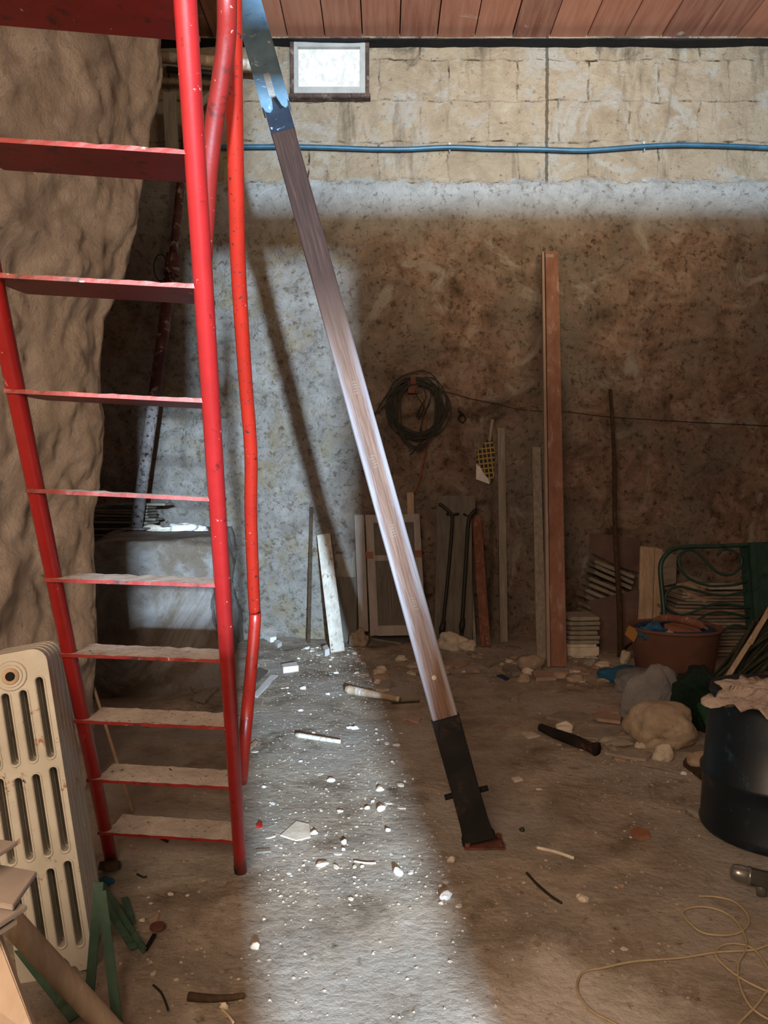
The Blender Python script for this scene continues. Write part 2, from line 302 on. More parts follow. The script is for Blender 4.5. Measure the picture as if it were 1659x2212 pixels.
def mat_paddle():
    m, nt, b = newmat('yellow lattice over dark mesh'); co = coords(nt, (1, 1, 1), (0, .12, 0))
    sep = nt.nodes.new('ShaderNodeSeparateXYZ'); nt.links.new(co, sep.inputs[0])
    def st(v, f, w): return math_(nt, 'LESS_THAN', math_(nt, 'FRACT', math_(nt, 'MULTIPLY', v, f)), w)
    g = math_(nt, 'MAXIMUM', st(sep.outputs[0], 24, .3), st(sep.outputs[2], 20, .3))
    nt.links.new(mix(nt, g, hexc('2c2820'), hexc('a38a4c')), b.inputs['Base Color']); b.inputs['Roughness'].default_value = .8; return m
M['paddle'] = mat_paddle()

# ------------------------------------------------------------------ object helpers
def put(name, verts, faces, mat, parent=None, smooth=False, mats=None, fm=None, bev=0.0, org=None, attr=None):
    me = bpy.data.meshes.new(name)
    if parent is not None: o0 = gorg(parent).copy()
    elif org is not None: o0 = V(org)
    else:
        xs = [v[0] for v in verts]; ys = [v[1] for v in verts]; zs = [v[2] for v in verts]
        o0 = V(((min(xs)+max(xs))/2, (min(ys)+max(ys))/2, min(zs)))
    me.from_pydata([tuple(V(v)-o0) for v in verts], [], faces)
    for mm in (mats or [mat]): me.materials.append(M[mm] if isinstance(mm, str) else mm)
    if fm:
        for p, i in zip(me.polygons, fm): p.material_index = i
    if smooth:
        for p in me.polygons: p.use_smooth = True
    if attr:
        a = me.attributes.new(attr[0], 'FLOAT', 'POINT')
        for i, v in enumerate(attr[1]): a.data[i].value = v
    me.update()
    bm = bmesh.new(); bm.from_mesh(me); bmesh.ops.recalc_face_normals(bm, faces=bm.faces)
    if bev: bmesh.ops.bevel(bm, geom=bm.edges[:], offset=bev, segments=2, affect='EDGES', clamp_overlap=True)
    bm.to_mesh(me); bm.free()
    o = bpy.data.objects.new(name, me); C.objects.link(o)
    if parent is not None: o.parent = parent; ORG[o.name] = o0
    else: o.location = o0; ORG[o.name] = o0
    return o
ORG = {}
def gorg(o): return ORG[o.name]
def tag(o, label, cat, group=None, kind=None):
    o['label'] = label; o['category'] = cat
    if group: o['group'] = group
    if kind: o['kind'] = kind
    return o
def thing(name, loc, label, cat, group=None):
    o = bpy.data.objects.new(name, None); C.objects.link(o); o.location = loc; o.empty_display_size = .1
    ORG[o.name] = V(loc); return tag(o, label, cat, group)
def structure(o, label=None):
    o['kind'] = 'structure'
    if label: o['label'] = label
    return o
class B:
    def __init__(s): s.v = []; s.f = []; s.m = []
    def add(s, v, f, m=0):
        n = len(s.v); s.v += [V(p) for p in v]; s.f += [tuple(i+n for i in q) for q in f]; s.m += [m]*len(f); return s
    def box(s, c, e, rot=None, m=0):
        c = V(c); pts = []
        for dx in (-1, 1):
            for dy in (-1, 1):
                for dz in (-1, 1):
                    p = V((dx*e[0]/2, dy*e[1]/2, dz*e[2]/2))
                    if rot is not None: p = rot @ p
                    pts.append(c+p)
        return s.add(pts, [(0, 1, 3, 2), (4, 6, 7, 5), (0, 4, 5, 1), (2, 3, 7, 6), (0, 2, 6, 4), (1, 5, 7, 3)], m)
    def beam(s, a, b, w, t, up=V((0, -1, 0)), m=0, ta=1.0):
        """a bar from a to b, width w across, thickness t along 'up' (facing)"""
        a = V(a); b = V(b); d = (b-a).normalized(); n = (up-d*up.dot(d)).normalized(); q = d.cross(n)
        pts = []
        for (e, k) in ((a, 1.0), (b, ta)):
            for (i, j) in ((-1, -1), (1, -1), (1, 1), (-1, 1)): pts.append(e+q*i*w*k/2+n*j*t/2)
        return s.add(pts, [(0, 3, 2, 1), (4, 5, 6, 7), (0, 1, 5, 4), (1, 2, 6, 5), (2, 3, 7, 6), (3, 0, 4, 7)], m)
    def tube(s, pts, r, seg=10, m=0, closed=False):
        pts = [V(p) for p in pts]; n = len(pts); rs = r if isinstance(r, (list, tuple)) else [r]*n
        base = len(s.v); t0 = (pts[1]-pts[0]).normalized()
        a = V((0, 0, 1)) if abs(t0.z) < .9 else V((1, 0, 0)); u = t0.cross(a).normalized()
        for i in range(n):
            if closed: t = (pts[(i+1) % n]-pts[i-1]).normalized()
            else: t = (pts[min(i+1, n-1)]-pts[max(i-1, 0)]).normalized()
            u = (u-t*u.dot(t)); u = u.normalized() if u.length > 1e-6 else t.orthogonal().normalized()
            w = t.cross(u)
            for k in range(seg):
                g = 2*math.pi*k/seg; s.v.append(pts[i]+(u*math.cos(g)+w*math.sin(g))*rs[i])
        rng = n if closed else n-1
        for i in range(rng):
            j = (i+1) % n
            for k in range(seg):
                k2 = (k+1) % seg; s.f.append((base+i*seg+k, base+i*seg+k2, base+j*seg+k2, base+j*seg+k)); s.m.append(m)
        if not closed:
            s.f.append(tuple(base+k for k in range(seg))[::-1]); s.m.append(m)
            s.f.append(tuple(base+(n-1)*seg+k for k in range(seg))); s.m.append(m)
        return s
    def prism(s, poly, d, m=0):
        """planar polygon of points swept by vector d"""
        n = len(poly); d = V(d)
        return s.add([V(p) for p in poly]+[V(p)+d for p in poly], [tuple(range(n)), tuple(range(2*n-1, n-1, -1))]+[(i, (i+1) % n, n+(i+1) % n, n+i) for i in range(n)], m)
    def out(s, name, mat, parent=None, smooth=False, bev=0.0, mats=None, org=None, attr=None):
        return put(name, s.v, s.f, mat, parent, smooth, mats, s.m if mats else None, bev, org, attr)
def smooth_path(pts, n=6, closed=False):
    pts = [V(p) for p in pts]; out = []; N = len(pts)
    for i in range(N if closed else N-1):
        g = lambda k: pts[k % N] if closed else pts[max(0, min(N-1, k))]
        p0, p1, p2, p3 = g(i-1), g(i), g(i+1), g(i+2)
        for j in range(n):
            t = j/n; out.append(.5*((2*p1)+(p2-p0)*t+(2*p0-5*p1+4*p2-p3)*t*t+(3*p1-p0-3*p2+p3)*t**3))
    if not closed: out.append(pts[-1])
    return out
def lathe(prof, c, seg=40):
    b = B(); v = []; f = []
    for (r, z) in prof:
        for k in range(seg):
            g = 2*math.pi*k/seg; v.append((c[0]+r*math.cos(g), c[1]+r*math.sin(g), c[2]+z))
    for i in range(len(prof)-1):
        for k in range(seg): f.append((i*seg+k, i*seg+(k+1) % seg, (i+1)*seg+(k+1) % seg, (i+1)*seg+k))
    f.append(tuple(range(seg))[::-1]); f.append(tuple((len(prof)-1)*seg+k for k in range(seg)))
    return b.add(v, f)
def rock_verts(size, seed, sub=3, amp=.22, flat=.25, rz=0.0):
    bm = bmesh.new(); bmesh.ops.create_icosphere(bm, subdivisions=sub, radius=1.0)
    vs = []; off = V((seed*3.7, seed*1.3, seed*2.1)); cr, sr = math.cos(rz), math.sin(rz)
    for v in bm.verts:
        n = v.co.normalized(); k = 1+amp*noise.noise(n*1.1+off)*1.6+amp*.5*noise.noise(n*2.7+off)+amp*.2*noise.noise(n*7+off)
        p = n*k; p = V((p.x*size[0]/2, p.y*size[1]/2, p.z*size[2]/2))
        if p.z < -size[2]/2*(1-flat): p.z = -size[2]/2*(1-flat)
        vs.append(V((p.x*cr-p.y*sr, p.x*sr+p.y*cr, p.z+size[2]/2*(1-flat))))
    fs = [tuple(x.index for x in q.verts) for q in bm.faces]; bm.free(); return vs, fs
def rock(name, base, size, mat, seed, label, cat='rock', group=None, sub=3, amp=.22, rz=0.0, flat=.25, sink=.008):
    vs, fs = rock_verts(size, seed, sub, amp, flat, rz); b = V(base)-V((0, 0, sink))
    o = put(name, [v+b for v in vs], fs, mat, smooth=sub > 2, org=b); return tag(o, label, cat, group)
def slab_pts(w, d, seed, n=None, jag=.22):
    r = random.Random(seed); n = n or r.choice([5, 6, 7]); out = []; a0 = r.random()*6.28
    for i in range(n):
        a = a0+2*math.pi*(i+r.uniform(-.25, .25))/n; k = 1-r.uniform(0, jag)
        out.append((math.cos(a)*w/2*k, math.sin(a)*d/2*k))
    return out
def slab(name, base, w, d, t, mat, seed, label, cat='slab', group=None, tilt=(0, 0, 0), pts=None, bev=None):
    from mathutils import Euler
    rm = Euler(tilt).to_matrix(); pl = pts or slab_pts(w, d, seed)
    vs = [rm @ V((x, y, 0)) for x, y in pl]; up = rm @ V((0, 0, t))
    lo = min(min(v.z for v in vs), min((v+up).z for v in vs)); b = V(base)-V((0, 0, lo))
    q = B().prism([v+b for v in vs], up)
    o = q.out(name, mat, bev=(bev if bev is not None else min(t*.2, .004))); return tag(o, label, cat, group)

# ------------------------------------------------------------------ setting
WALL = 7.75
def tex_relief(x, z):
    v = V((x, z, 0))
    k = 1-sm(3.9, 4.25, z)
    d = noise.fractal(V((x*.55, z*.55, 1.3)), 1, 2, 3)*.10*k
    d += noise.fractal(V((x*2.1, z*2.1, 4.1)), 1, 2.1, 4)*.062*(k+.12)
    d += noise.fractal(V((x*8, z*8, 7.7)), .8, 2.1, 4)*.013*(k+.35)
    # ragged plaster edge stands proud of the blocks above it
    e = 4.62+.07*noise.noise(V((x*2.2, 5, 0)))+.035*noise.noise(V((x*9, 5, 2)))
    if z > e: d += .035
    # long overhanging crack right of the cable coil
    cz = 2.36+.05*math.sin(x*5)+(x-1.0)*.18
    if -.2 < x < 1.75:
        t = z-cz; a = sm(-.2, .5, x)*(1-sm(1.45, 1.75, x))
        d += a*(.11*math.exp(-((t+.05)/.07)**2)-.05*math.exp(-((t-.12)/.14)**2))
    # second fissure far right
    cz = 2.98+.06*math.sin(x*4+1)
    if 2.3 < x: d += .06*math.exp(-((z-cz+.04)/.05)**2)*sm(2.4, 2.8, x)*(1-sm(3.5, 3.8, x))
    # shallow niche left of the pilaster
    a = sm(-.25, .15, x)*(1-sm(1.08, 1.13, x))*(1-sm(2.0, 2.35, z)); d += .10*a
    a = sm(.82, .9, x)*(1-sm(1.08, 1.11, x))*(1-sm(1.35, 1.45, z+.1*noise.noise(V((x*6, 0, 0)))))*sm(-.1, .3, z); d += .12*a
    return d
def wy(x, z): return WALL+tex_relief(x, z)-.0
def grid(fn, nu, nv):
    v = [fn(i/nu, j/nv) for j in range(nv+1) for i in range(nu+1)]
    f = [(j*(nu+1)+i, j*(nu+1)+i+1, (j+1)*(nu+1)+i+1, (j+1)*(nu+1)+i) for j in range(nv) for i in range(nu)]
    return v, f
X0, X1, H = -3.1, 4.35, 6.1
WX0, WX1, WZ0, WZ1 = P(628, 0, WALL).x, P(797, 0, WALL).x, P(0, 216, WALL).z, P(0, 88, WALL).z
v, f = grid(lambda a, c: V((X0+a*(X1-X0), wy(X0+a*(X1-X0), -.1+c*(H+.1)), -.1+c*(H+.1))), 300, 250)
def inwin(q):
    c = sum((v[i] for i in q), V())/4; return WX0+.05 < c.x < WX1-.05 and WZ0+.05 < c.z < WZ1-.05
f = [q for q in f if not inwin(q)]
structure(put('wall_back', v, f, 'wall', smooth=True, org=(0, 0, 0)), 'rough back wall, hewn rock below and stone blocks above')
v, f = grid(lambda a, c: V((-3.4+a*8.2, -1.3+c*9.3, fl(-3.4+a*8.2, -1.3+c*9.3))), 270, 300)
structure(put('floor', v, f, 'floor', smooth=True, org=(0, 0, 0)), 'earth and cement floor')
# ceiling of clay boards running from front to back
b = B(); at = []; w = .373; x = -3.2; i = 0; rr = random.Random(3)
CZ = P(0, 76, WALL).z
while x < 4.6:
    a = rr.random(); dz = rr.uniform(-.006, .006); n0 = len(b.v)
    b.box((x+w/2, 3.35, CZ+.04+dz), (w-.012, 9.4, .07)); at += [a]*8; x += w
structure(put('ceiling', b.v, b.f, 'ceiling', org=(0, 0, 0), attr=('board', at)), 'ceiling of terracotta boards')
structure(B().box((.5, 3.35, CZ+.13), (8.2, 9.5, .08)).out('trim_2', 'trim', org=(0, 0, 0)), 'dark backing above the ceiling boards')
b = B(); pts = []
xs = [X0+i*(X1-X0)/90 for i in range(91)]; v = []; f = []
for x in xs:
    e = noise.noise(V((x*5, 1, 1)))*.012+noise.noise(V((x*1.2, 1, 3)))*.02
    z0 = P(829, 98, WALL).z+e; z1 = P(829, 80, WALL-.12).z; y0 = WALL-.10+noise.noise(V((x*7, 2, 2)))*.012
    v += [(x, y0, z0), (x, y0, z1), (x, WALL+.1, z1), (x, WALL+.1, z0)]
for i in range(90):
    for k in range(4): f.append((i*4+k, i*4+(k+1) % 4, i*4+4+(k+1) % 4, i*4+4+k))
structure(put('shade_strip', v, f, 'trim', org=(0, 0, 0)), 'black shade filler between ceiling and wall')  # dark strip added to draw the shadow gap under the ceiling

# left rock wall and its corner
def rockx(z):
    tb = [(0, -1.5), (.45, -1.49), (.93, -1.49), (1.42, -1.48), (1.66, -1.44), (2.02, -1.44), (2.38, -1.42), (2.62, -1.30), (3.1, -1.215), (3.46, -1.14), (3.95, -1.13), (6.2, -1.1)]
    for (a, xa), (c, xc) in zip(tb, tb[1:]):
        if a <= z <= c: return xa+(xc-xa)*(z-a)/(c-a)
    return tb[0][1] if z < 0 else tb[-1][1]
PATH = [(-1.95, -1.2, 0), (-1.88, .8, .05), (-1.78, 2.2, .2), (-1.68, 3.0, .5), (-1.60, 3.55, .85), (-1.5, 3.93, 1), (-1.56, 4.06, 1), (-1.8, 4.18, .8), (-2.4, 4.35, .4), (-3.15, 4.5, 0)]
def rockwall(a, c):
    z = -.08+c*(H+.08); s = a
    # denser samples near the corner
    L = len(PATH)-1; t = (s**.62)*L; i = min(int(t), L-1); u = t-i
    x = PATH[i][0]+(PATH[i+1][0]-PATH[i][0])*u; y = PATH[i][1]+(PATH[i+1][1]-PATH[i][1])*u; k = PATH[i][2]+(PATH[i+1][2]-PATH[i][2])*u
    x += (rockx(z)+1.5)*k
    d = noise.fractal(V((x*.9, y*.9, z*.9)), 1, 2, 4)*.07+noise.fractal(V((x*3.5, y*3.5, z*3.5+4)), 1, 2.1, 4)*.055+noise.fractal(V((x*12, y*12, z*12)), .8, 2.1, 3)*.017
    d *= .35+.65*min(1, k+.25) if y < 3.9 else .5
    return V((x+d*.9, y-d*.5, z))
v, f = grid(rockwall, 190, 230)
structure(put('wall_left', v, f, 'rock', smooth=True, org=(0, 0, 0)), 'bulging hewn rock face on the left')
v, f = grid(lambda a, c: V((-3.0+noise.fractal(V((a*6, c*9, 2)), 1, 2, 4)*.06, 4.2+a*3.8, -.1+c*(H+.1))), 40, 60)
structure(put('wall_alcove', v, f, 'rock', smooth=True, org=(0, 0, 0)), 'side of the recess behind the rock corner')
structure(B().box((4.4, 3.3, 3), (.2, 9.6, 6.4)).out('wall_right', 'plain', org=(0, 0, 0)), 'right wall')
# front wall behind the camera: doorway ajar and a wide opening above it
b = B(); yy = -1.1; th = .2
def fw(xa, xb, za, zb): b.box(((xa+xb)/2, yy, (za+zb)/2), (xb-xa, th, zb-za))
fw(-2.2, -.05, 0, 2.3); fw(-2.2, .13, 2.3, 2.88); fw(-.05, .28, 0, 1.53)  # unseen jamb steps, shaped to trim the doorway beam
fw(.69, 4.4, 0, 3.04); fw(-2.2, .69, 2.88, 3.04)
fw(-2.2, .28, 3.04, 4.15); fw(3.4, 4.4, 3.04, 4.15); fw(-2.2, 4.4, 4.15, 6.2)
structure(b.out('wall_front', 'plain', org=(0, 0, 0)), 'front wall with the doorway behind the camera')

# limewashed block (low wall) at the back left
def blockf(a, c):
    # a runs along the plan outline, c up and then across the top
    out = [(-3.05, 5.45), (-2.3, 5.62), (-1.62, 5.75), (-1.30, 5.9), (-1.42, 6.7), (-1.56, 8.0)]
    L = len(out)-1; t = a*L; i = min(int(t), L-1); u = t-i
    x = out[i][0]+(out[i+1][0]-out[i][0])*u; y = out[i][1]+(out[i+1][1]-out[i][1])*u
    top = 1.16-.16*sm(-1.9, -2.6, -(-x)) if False else 1.155-.12*sm(1.9, 2.5, -x)
    if c <= .8:
        z = -.05+(c/.8)*(top+.05); cx, cy = -2.6, 7.2
        fl_ = .14*(1-sm(0, .75, z)); dx, dy = x-cx, y-cy; l = math.hypot(dx, dy)
        x += dx/l*fl_*(.4 if y > 6 else 1); y += dy/l*fl_
        e = .03*sm(top-.08, top, z); x -= dx/l*e; y -= dy/l*e
    else:
        s = (c-.8)/.2; z = top-.0+.012*s; x = x+(-2.7-x)*s*.97; y = y+(7.6-y)*s*.97
    n = noise.fractal(V((x*1.6, y*1.6, z*1.6)), 1, 2, 4)*.06+noise.fractal(V((x*7, y*7, z*7)), .9, 2, 3)*.014
    return V((x+n, y+n, z+n*.4))
v, f = grid(blockf, 170, 110)
structure(put('wall_low', v, f, 'blockrock', smooth=True, org=(0, 0, 0)), 'low limewashed rock block in the left corner')

# window
fr = structure(B().out('window_1', 'rustframe', org=(0, 0, 0)) if False else put('window_1', *(lambda q: (q.v, q.f))(
    B().box(((WX0+WX1)/2, WALL+.02, WZ1-.02), (WX1-WX0+.03, .16, .045)).box(((WX0+WX1)/2, WALL+.02, WZ0+.02), (WX1-WX0+.03, .16, .045))
    .box((WX0+.02, WALL+.02, (WZ0+WZ1)/2), (.045, .155, WZ1-WZ0)).box((WX1-.02, WALL+.02, (WZ0+WZ1)/2), (.045, .155, WZ1-WZ0))), 'rustframe', org=(0, 0, 0), bev=.006), 'small high window with frosted pane')
a0, a1, c0, c1 = P(645, 0, WALL+.02).x, P(778, 0, WALL+.02).x, P(0, 196, WALL+.02).z, P(0, 111, WALL+.02).z
b = B(); xm = (a0+a1)/2; zm = (c0+c1)/2
fx0, fx1, fz0, fz1 = WX0+.035, WX1-.035, WZ0+.035, WZ1-.035
b.box(((fx0+a0)/2, WALL-.03, zm), (a0-fx0, .06, fz1-fz0)).box(((fx1+a1)/2, WALL-.03, zm), (fx1-a1, .06, fz1-fz0))
b.box((xm, WALL-.03, (fz0+c0)/2), (a1-a0, .06, c0-fz0)).box((xm, WALL-.03, (fz1+c1)/2), (a1-a0, .06, fz1-c1))
b.out('window_frame', 'alu', fr, bev=.004)
B().box((xm, WALL-.01, zm), (a1-a0+.02, .008, c1-c0+.02)).out('pane', 'pane', fr)
b = B().box((xm, WALL+.3, zm), (.8, .03, .6)); structure(b.out('trim_3', 'plain', org=(0, 0, 0)), 'outer reveal behind the window')

# ------------------------------------------------------------------ red ladder
def dl(y): return 3.1/(1+.9*(1880-y)/1880)
lb = G(242, 1866); rb = G(520, 1884); lt = P(-137-.204*260, -260, dl(-260)); rt = P(400-.064*260, -260, dl(-260))
lad = thing('ladder', ((lb.x+rb.x)/2, lb.y, lb.z), 'tall red steel step ladder leaning towards the viewer, dusty treads', 'ladder')
for (p, q) in ((lb, lt), (rb, rt)):
    pts = [p+(q-p)*t/24 for t in range(25)]
    B().tube(pts, .0245, 20).out('rail', 'red', lad, smooth=True)
def railpt(p, q, z): return p+(q-p)*((z-p.z)/(q.z-p.z))
tz = [.178+.2621*i for i in range(11)]
for i, z in enumerate(tz):
    a = railpt(lb, lt, z+.022 if i > 4 else z+.012); c = railpt(rb, rt, z)
    a = a+V((-.018, -.03, 0)); c = c+V((-.004, -.012, -.004)); dep = .165
    n = 28; v = []; f = []; fm = []; rr = random.Random(i*5+1)
    for k in range(n+1):
        t = k/n; e = a+(c-a)*t; bp = a+V((.04, 0, 0))+(c-a-V((.04, 0, 0)))*t
        j = lambda s: noise.noise(V((t*14+i*3, s, 0)))*.0035
        v += [e+V((0, 0, -.009)), e+V((0, j(1)*.6, .002+j(2))), bp+V((0, dep*.5, .001+j(3))), bp+V((0, dep+j(4), .001+j(5)*1.2)), bp+V((0, dep, -.009)), bp+V((0, dep*.5, -.010))]
    for k in range(n):
        for s in range(6):
            s2 = (s+1) % 6; f.append((k*6+s, k*6+s2, k*6+6+s2, k*6+6+s)); fm.append(1 if s in (1, 2) else 0)
    f.append((5, 4, 3, 2, 1, 0)); fm.append(0); f.append(tuple(n*6+s for s in range(6))); fm.append(0)
    put('tread', v, f, 'red', lad, mats=['redold', 'dust'], fm=fm)
# weld collars where the treads meet the right rail
hr = [P(521, 1690, dl(1690)+.045), P(531, 1570, 2.86), P(541, 1462, 2.96), P(549, 1368, 3.03), P(551, 1330, 3.05), P(549, 1300, 3.03), P(542, 1118, 2.87), P(542, 978, 2.76), P(531, 833, 2.63), P(521, 688, 2.49),
      P(514, 560, 2.38), P(510, 400, 2.25), P(506, 200, 2.12), P(504, 60, 2.03), P(500, -120, 1.92)]
B().tube(smooth_path(hr, 5), .0235, 18).out('handrail', 'orange', lad, smooth=True)
br = [P(487, -140, 1.70), P(490, 0, 1.74), P(489, 80, 1.78), P(478, 170, 1.82), P(464, 260, 1.86), P(452, 360, 1.90), P(446, 460, 1.95), P(443, 560, 1.99)]
B().tube(smooth_path(br, 5), [.0225]*30+[.0225-.0009*i for i in range(6)], 18).out('brace', 'redold', lad, smooth=True)
for (p, nm) in ((lb, 'foot_plug'), (rb, 'foot_plug')):
    B().tube([p+V((0, 0, .0)), p+V((0, -.018, .035))], .0245, 16).out(nm, 'blackiron', lad)

# ------------------------------------------------------------------ leaning timber prop
fb = G(1038, 1826); top = P(533-.2777*200, -200, 3.82)
ax = (top-fb).normalized(); nn = (V((0, -1, 0))-ax*V((0, -1, 0)).dot(ax)).normalized(); sd = ax.cross(nn)
if sd.x < 0: sd = -sd
def onp(y, off=0.0, h=0.0):
    """point on the prop axis seen at row y"""
    lo, hi = 0.0, 1.0
    for _ in range(40):
        m_ = (lo+hi)/2; p = fb+(top-fb)*m_; yy_ = 1106-F*((p.z-EYE)*cp+p.y*sp)/(p.y*cp-(p.z-EYE)*sp)
        if yy_ > y: lo = m_
        else: hi = m_
    return fb+(top-fb)*lo+sd*off+nn*h
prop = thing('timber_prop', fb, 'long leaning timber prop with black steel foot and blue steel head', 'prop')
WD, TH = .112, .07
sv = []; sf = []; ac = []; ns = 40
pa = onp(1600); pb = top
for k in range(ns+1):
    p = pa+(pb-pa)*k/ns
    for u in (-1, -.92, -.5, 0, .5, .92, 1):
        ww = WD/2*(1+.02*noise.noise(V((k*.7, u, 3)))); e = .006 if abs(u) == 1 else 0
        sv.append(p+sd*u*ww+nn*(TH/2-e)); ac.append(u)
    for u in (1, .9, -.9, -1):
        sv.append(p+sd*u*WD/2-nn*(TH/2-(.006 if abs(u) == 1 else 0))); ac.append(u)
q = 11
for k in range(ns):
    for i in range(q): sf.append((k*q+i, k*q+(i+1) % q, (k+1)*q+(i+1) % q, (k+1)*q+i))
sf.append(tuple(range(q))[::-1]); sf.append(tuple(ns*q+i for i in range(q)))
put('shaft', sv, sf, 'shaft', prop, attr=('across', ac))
# steel foot
f1 = onp(1548); fb2 = fb+ax*.03
b = B()
ringpts = lambda p, w, t: [p-sd*w/2-nn*t/2, p+sd*w/2-nn*t/2, p+sd*w/2+nn*t/2, p-sd*w/2+nn*t/2]
lev = [(f1, WD+.012, TH+.014), (onp(1700), WD+.008, TH+.012), (onp(1775), WD+.012, TH+.016), (onp(1806), WD+.022, TH+.03), (fb2, WD+.04, TH+.036)]
vv = []; ff = []
for (p, w, t) in lev: vv += ringpts(p, w, t)
for i in range(len(lev)-1):
    for k in range(4): ff.append((i*4+k, i*4+(k+1) % 4, i*4+4+(k+1) % 4, i*4+4+k))
ff += [(0, 1, 2, 3), tuple(len(lev)*4-4+k for k in range(4))[::-1]]
put('steel_foot', vv, ff, 'blackiron', prop, bev=.004)
B().box(fb+V((.012, 0, .008)), (.175, .11, .008)).out('base_plate', 'rust', prop, bev=.003)
for (dx, dy) in ((-.06, -.043), (.084, -.043), (.084, .043), (-.06, .043)):
    B().tube([fb+V((dx, dy, .015)), fb+V((dx, dy, .03))], .012, 6).out('bolt', 'rust', prop)
for (off, y) in ((-.075, 1712), (.078, 1716)):
    B().tube([onp(y, off*.7, -.01), onp(y, off*1.25, -.01)], .013, 8).out('bolt', 'blackiron', prop, smooth=True)
# dark painted length and blue head plate
B().beam(onp(292), onp(228), WD+.003, TH+.003, nn).out('painted_band', pmat('blue black stained timber', ['12161e', '1c222c', '2a313c'], 7, rough=.5, bs=.3, bd=.002, spots=[('a8bcd0', 16, .66, .7)]), prop)
hw = WD/2+.006
def fp(y, off): return onp(y, off, TH/2+.002)
loop = [fp(-190, -hw), fp(-190, hw), fp(232, hw), fp(247, hw*.86), fp(250, hw*.66), fp(243, hw*.42), fp(222, hw*.2), fp(214, .0), fp(214, -hw*.16), fp(232, -hw*.2), fp(246, -hw*.3), fp(252, -hw*.55), fp(248, -hw*.85), fp(236, -hw)]
B().prism(loop, nn*.008).out('head_plate', 'blue', prop, bev=.0015)
for s_ in (-1, 1):
    B().beam(onp(-190, s_*(hw+.002), 0), onp(236, s_*(hw+.002), 0), .006, TH+.012, nn).out('side_plate', 'blue', prop, bev=.001)
B().beam(onp(222, -hw*.05, TH/2+.004), onp(172, -hw*.05, TH/2+.004), .030, .020, nn).out('wedge', 'clip', prop, bev=.002)
B().beam(onp(246, hw*.48, TH/2+.001), onp(216, hw*.10, TH/2+.001), .030, .004, nn).out('slot', 'trim', prop)
B().beam(onp(46, -.012, TH/2+.011), onp(8, -.012, TH/2+.011), .034, .004, nn).out('head_tab', 'blue', prop, bev=.001)
# illegible ink stamps down the face
stmat = pmat('faded ink stamp', ['6a5c52', '7a6c60'], 30)
for (y, off) in ((843, .004), (1000, -.004), (1148, .0), (1304, .002)):
    b = B(); rr = random.Random(y)
    for k in range(5):
        o_ = off+rr.uniform(-.006, .006); b.beam(onp(y-13+k*6, o_-.009, TH/2+.0008), onp(y-13+k*6+rr.uniform(-1, 2), o_+.010, TH/2+.0008), .0035, .0012, nn)
    b.out('ink_stamp', stmat, prop)
B().tube([onp(1462, 0, TH/2-.001), onp(1462, 0, TH/2+.003)], [.012, .009], 14).out('knot', 'palewood', prop, smooth=False)

# ------------------------------------------------------------------ radiator
RD = 2.39
bc = G(124, 2112); rtop = P(16, 1408, RD+.0); rax = (rtop-bc); RH = rax.length; rax.normalize()
rn = V((-.24, .97, 0)); rn = (rn-rax*rn.dot(rax)).normalized(); rs = rax.cross(rn); rs = -rs if rs.x < 0 else rs
rad = thing('radiator', bc, 'cream cast iron column radiator leaning on its side against the left rock wall', 'radiator')
HW = .110
def rp(u, h, d=0.0): return bc+rs*u+rax*h+rn*d
def section(idx):
    d0 = idx*.058; t = .046
    bm = bmesh.new()
    out = []
    def arc(cx, ch, r, a0, a1, n=6): return [(cx+r*math.cos(a0+(a1-a0)*k/n), ch+r*math.sin(a0+(a1-a0)*k/n)) for k in range(n+1)]
    pi = math.pi
    outer = [(-HW, .03), (-HW+.008, 0), (-HW+.045, 0)]+[(-.055, .02)]+arc(0, .02, .042, pi, 0, 8)+[(.055, .02)]+[(HW-.045, 0), (HW-.008, 0), (HW, .03)]
    outer += arc(HW-.045, RH-.05, .045, 0, pi/2)+arc(-HW+.045, RH-.05, .045, pi/2, pi)
    loops = [outer]
    cols = [(-.078, 0), (-.026, 0), (.026, 0), (.078, 0)]
    for (cu, _) in cols:
        out3 = cu > .05 or cu < -.05
        for (h0, h1) in (((.075, .335), (.365, .625), (.655, .905)) if out3 else ((.085, .325), (.365, .615), (.655, .875))):
            r = .0105
            loops.append(arc(cu, h1*RH/1.0-r, r, 0, pi, 6)+arc(cu, h0*RH+r, r, pi, 2*pi, 6))
    edges = []
    for lp in loops:
        vs = [bm.verts.new(rp(u, h, d0)) for (u, h) in lp]
        for i in range(len(vs)): edges.append(bm.edges.new((vs[i], vs[(i+1) % len(vs)])))
    bmesh.ops.triangle_fill(bm, use_beauty=True, use_dissolve=False, edges=edges, normal=-rn)
    r_ = bmesh.ops.extrude_face_region(bm, geom=bm.faces[:])
    for e in r_['geom']:
        if isinstance(e, bmesh.types.BMVert): e.co += rn*t
    me = bpy.data.meshes.new('section'); bmesh.ops.recalc_face_normals(bm, faces=bm.faces[:])
    for v_ in bm.verts: v_.co -= bc
    bm.to_mesh(me); bm.free(); me.materials.append(M['cream'])
    o = bpy.data.objects.new('section', me); C.objects.link(o); o.parent = rad
    md = o.modifiers.new('bevel', 'BEVEL'); md.width = .006; md.segments = 2; md.limit_method = 'ANGLE'; md.angle_limit = math.radians(50)
    ORG[o.name] = bc.copy(); return o
secs = [section(i) for i in range(5)]
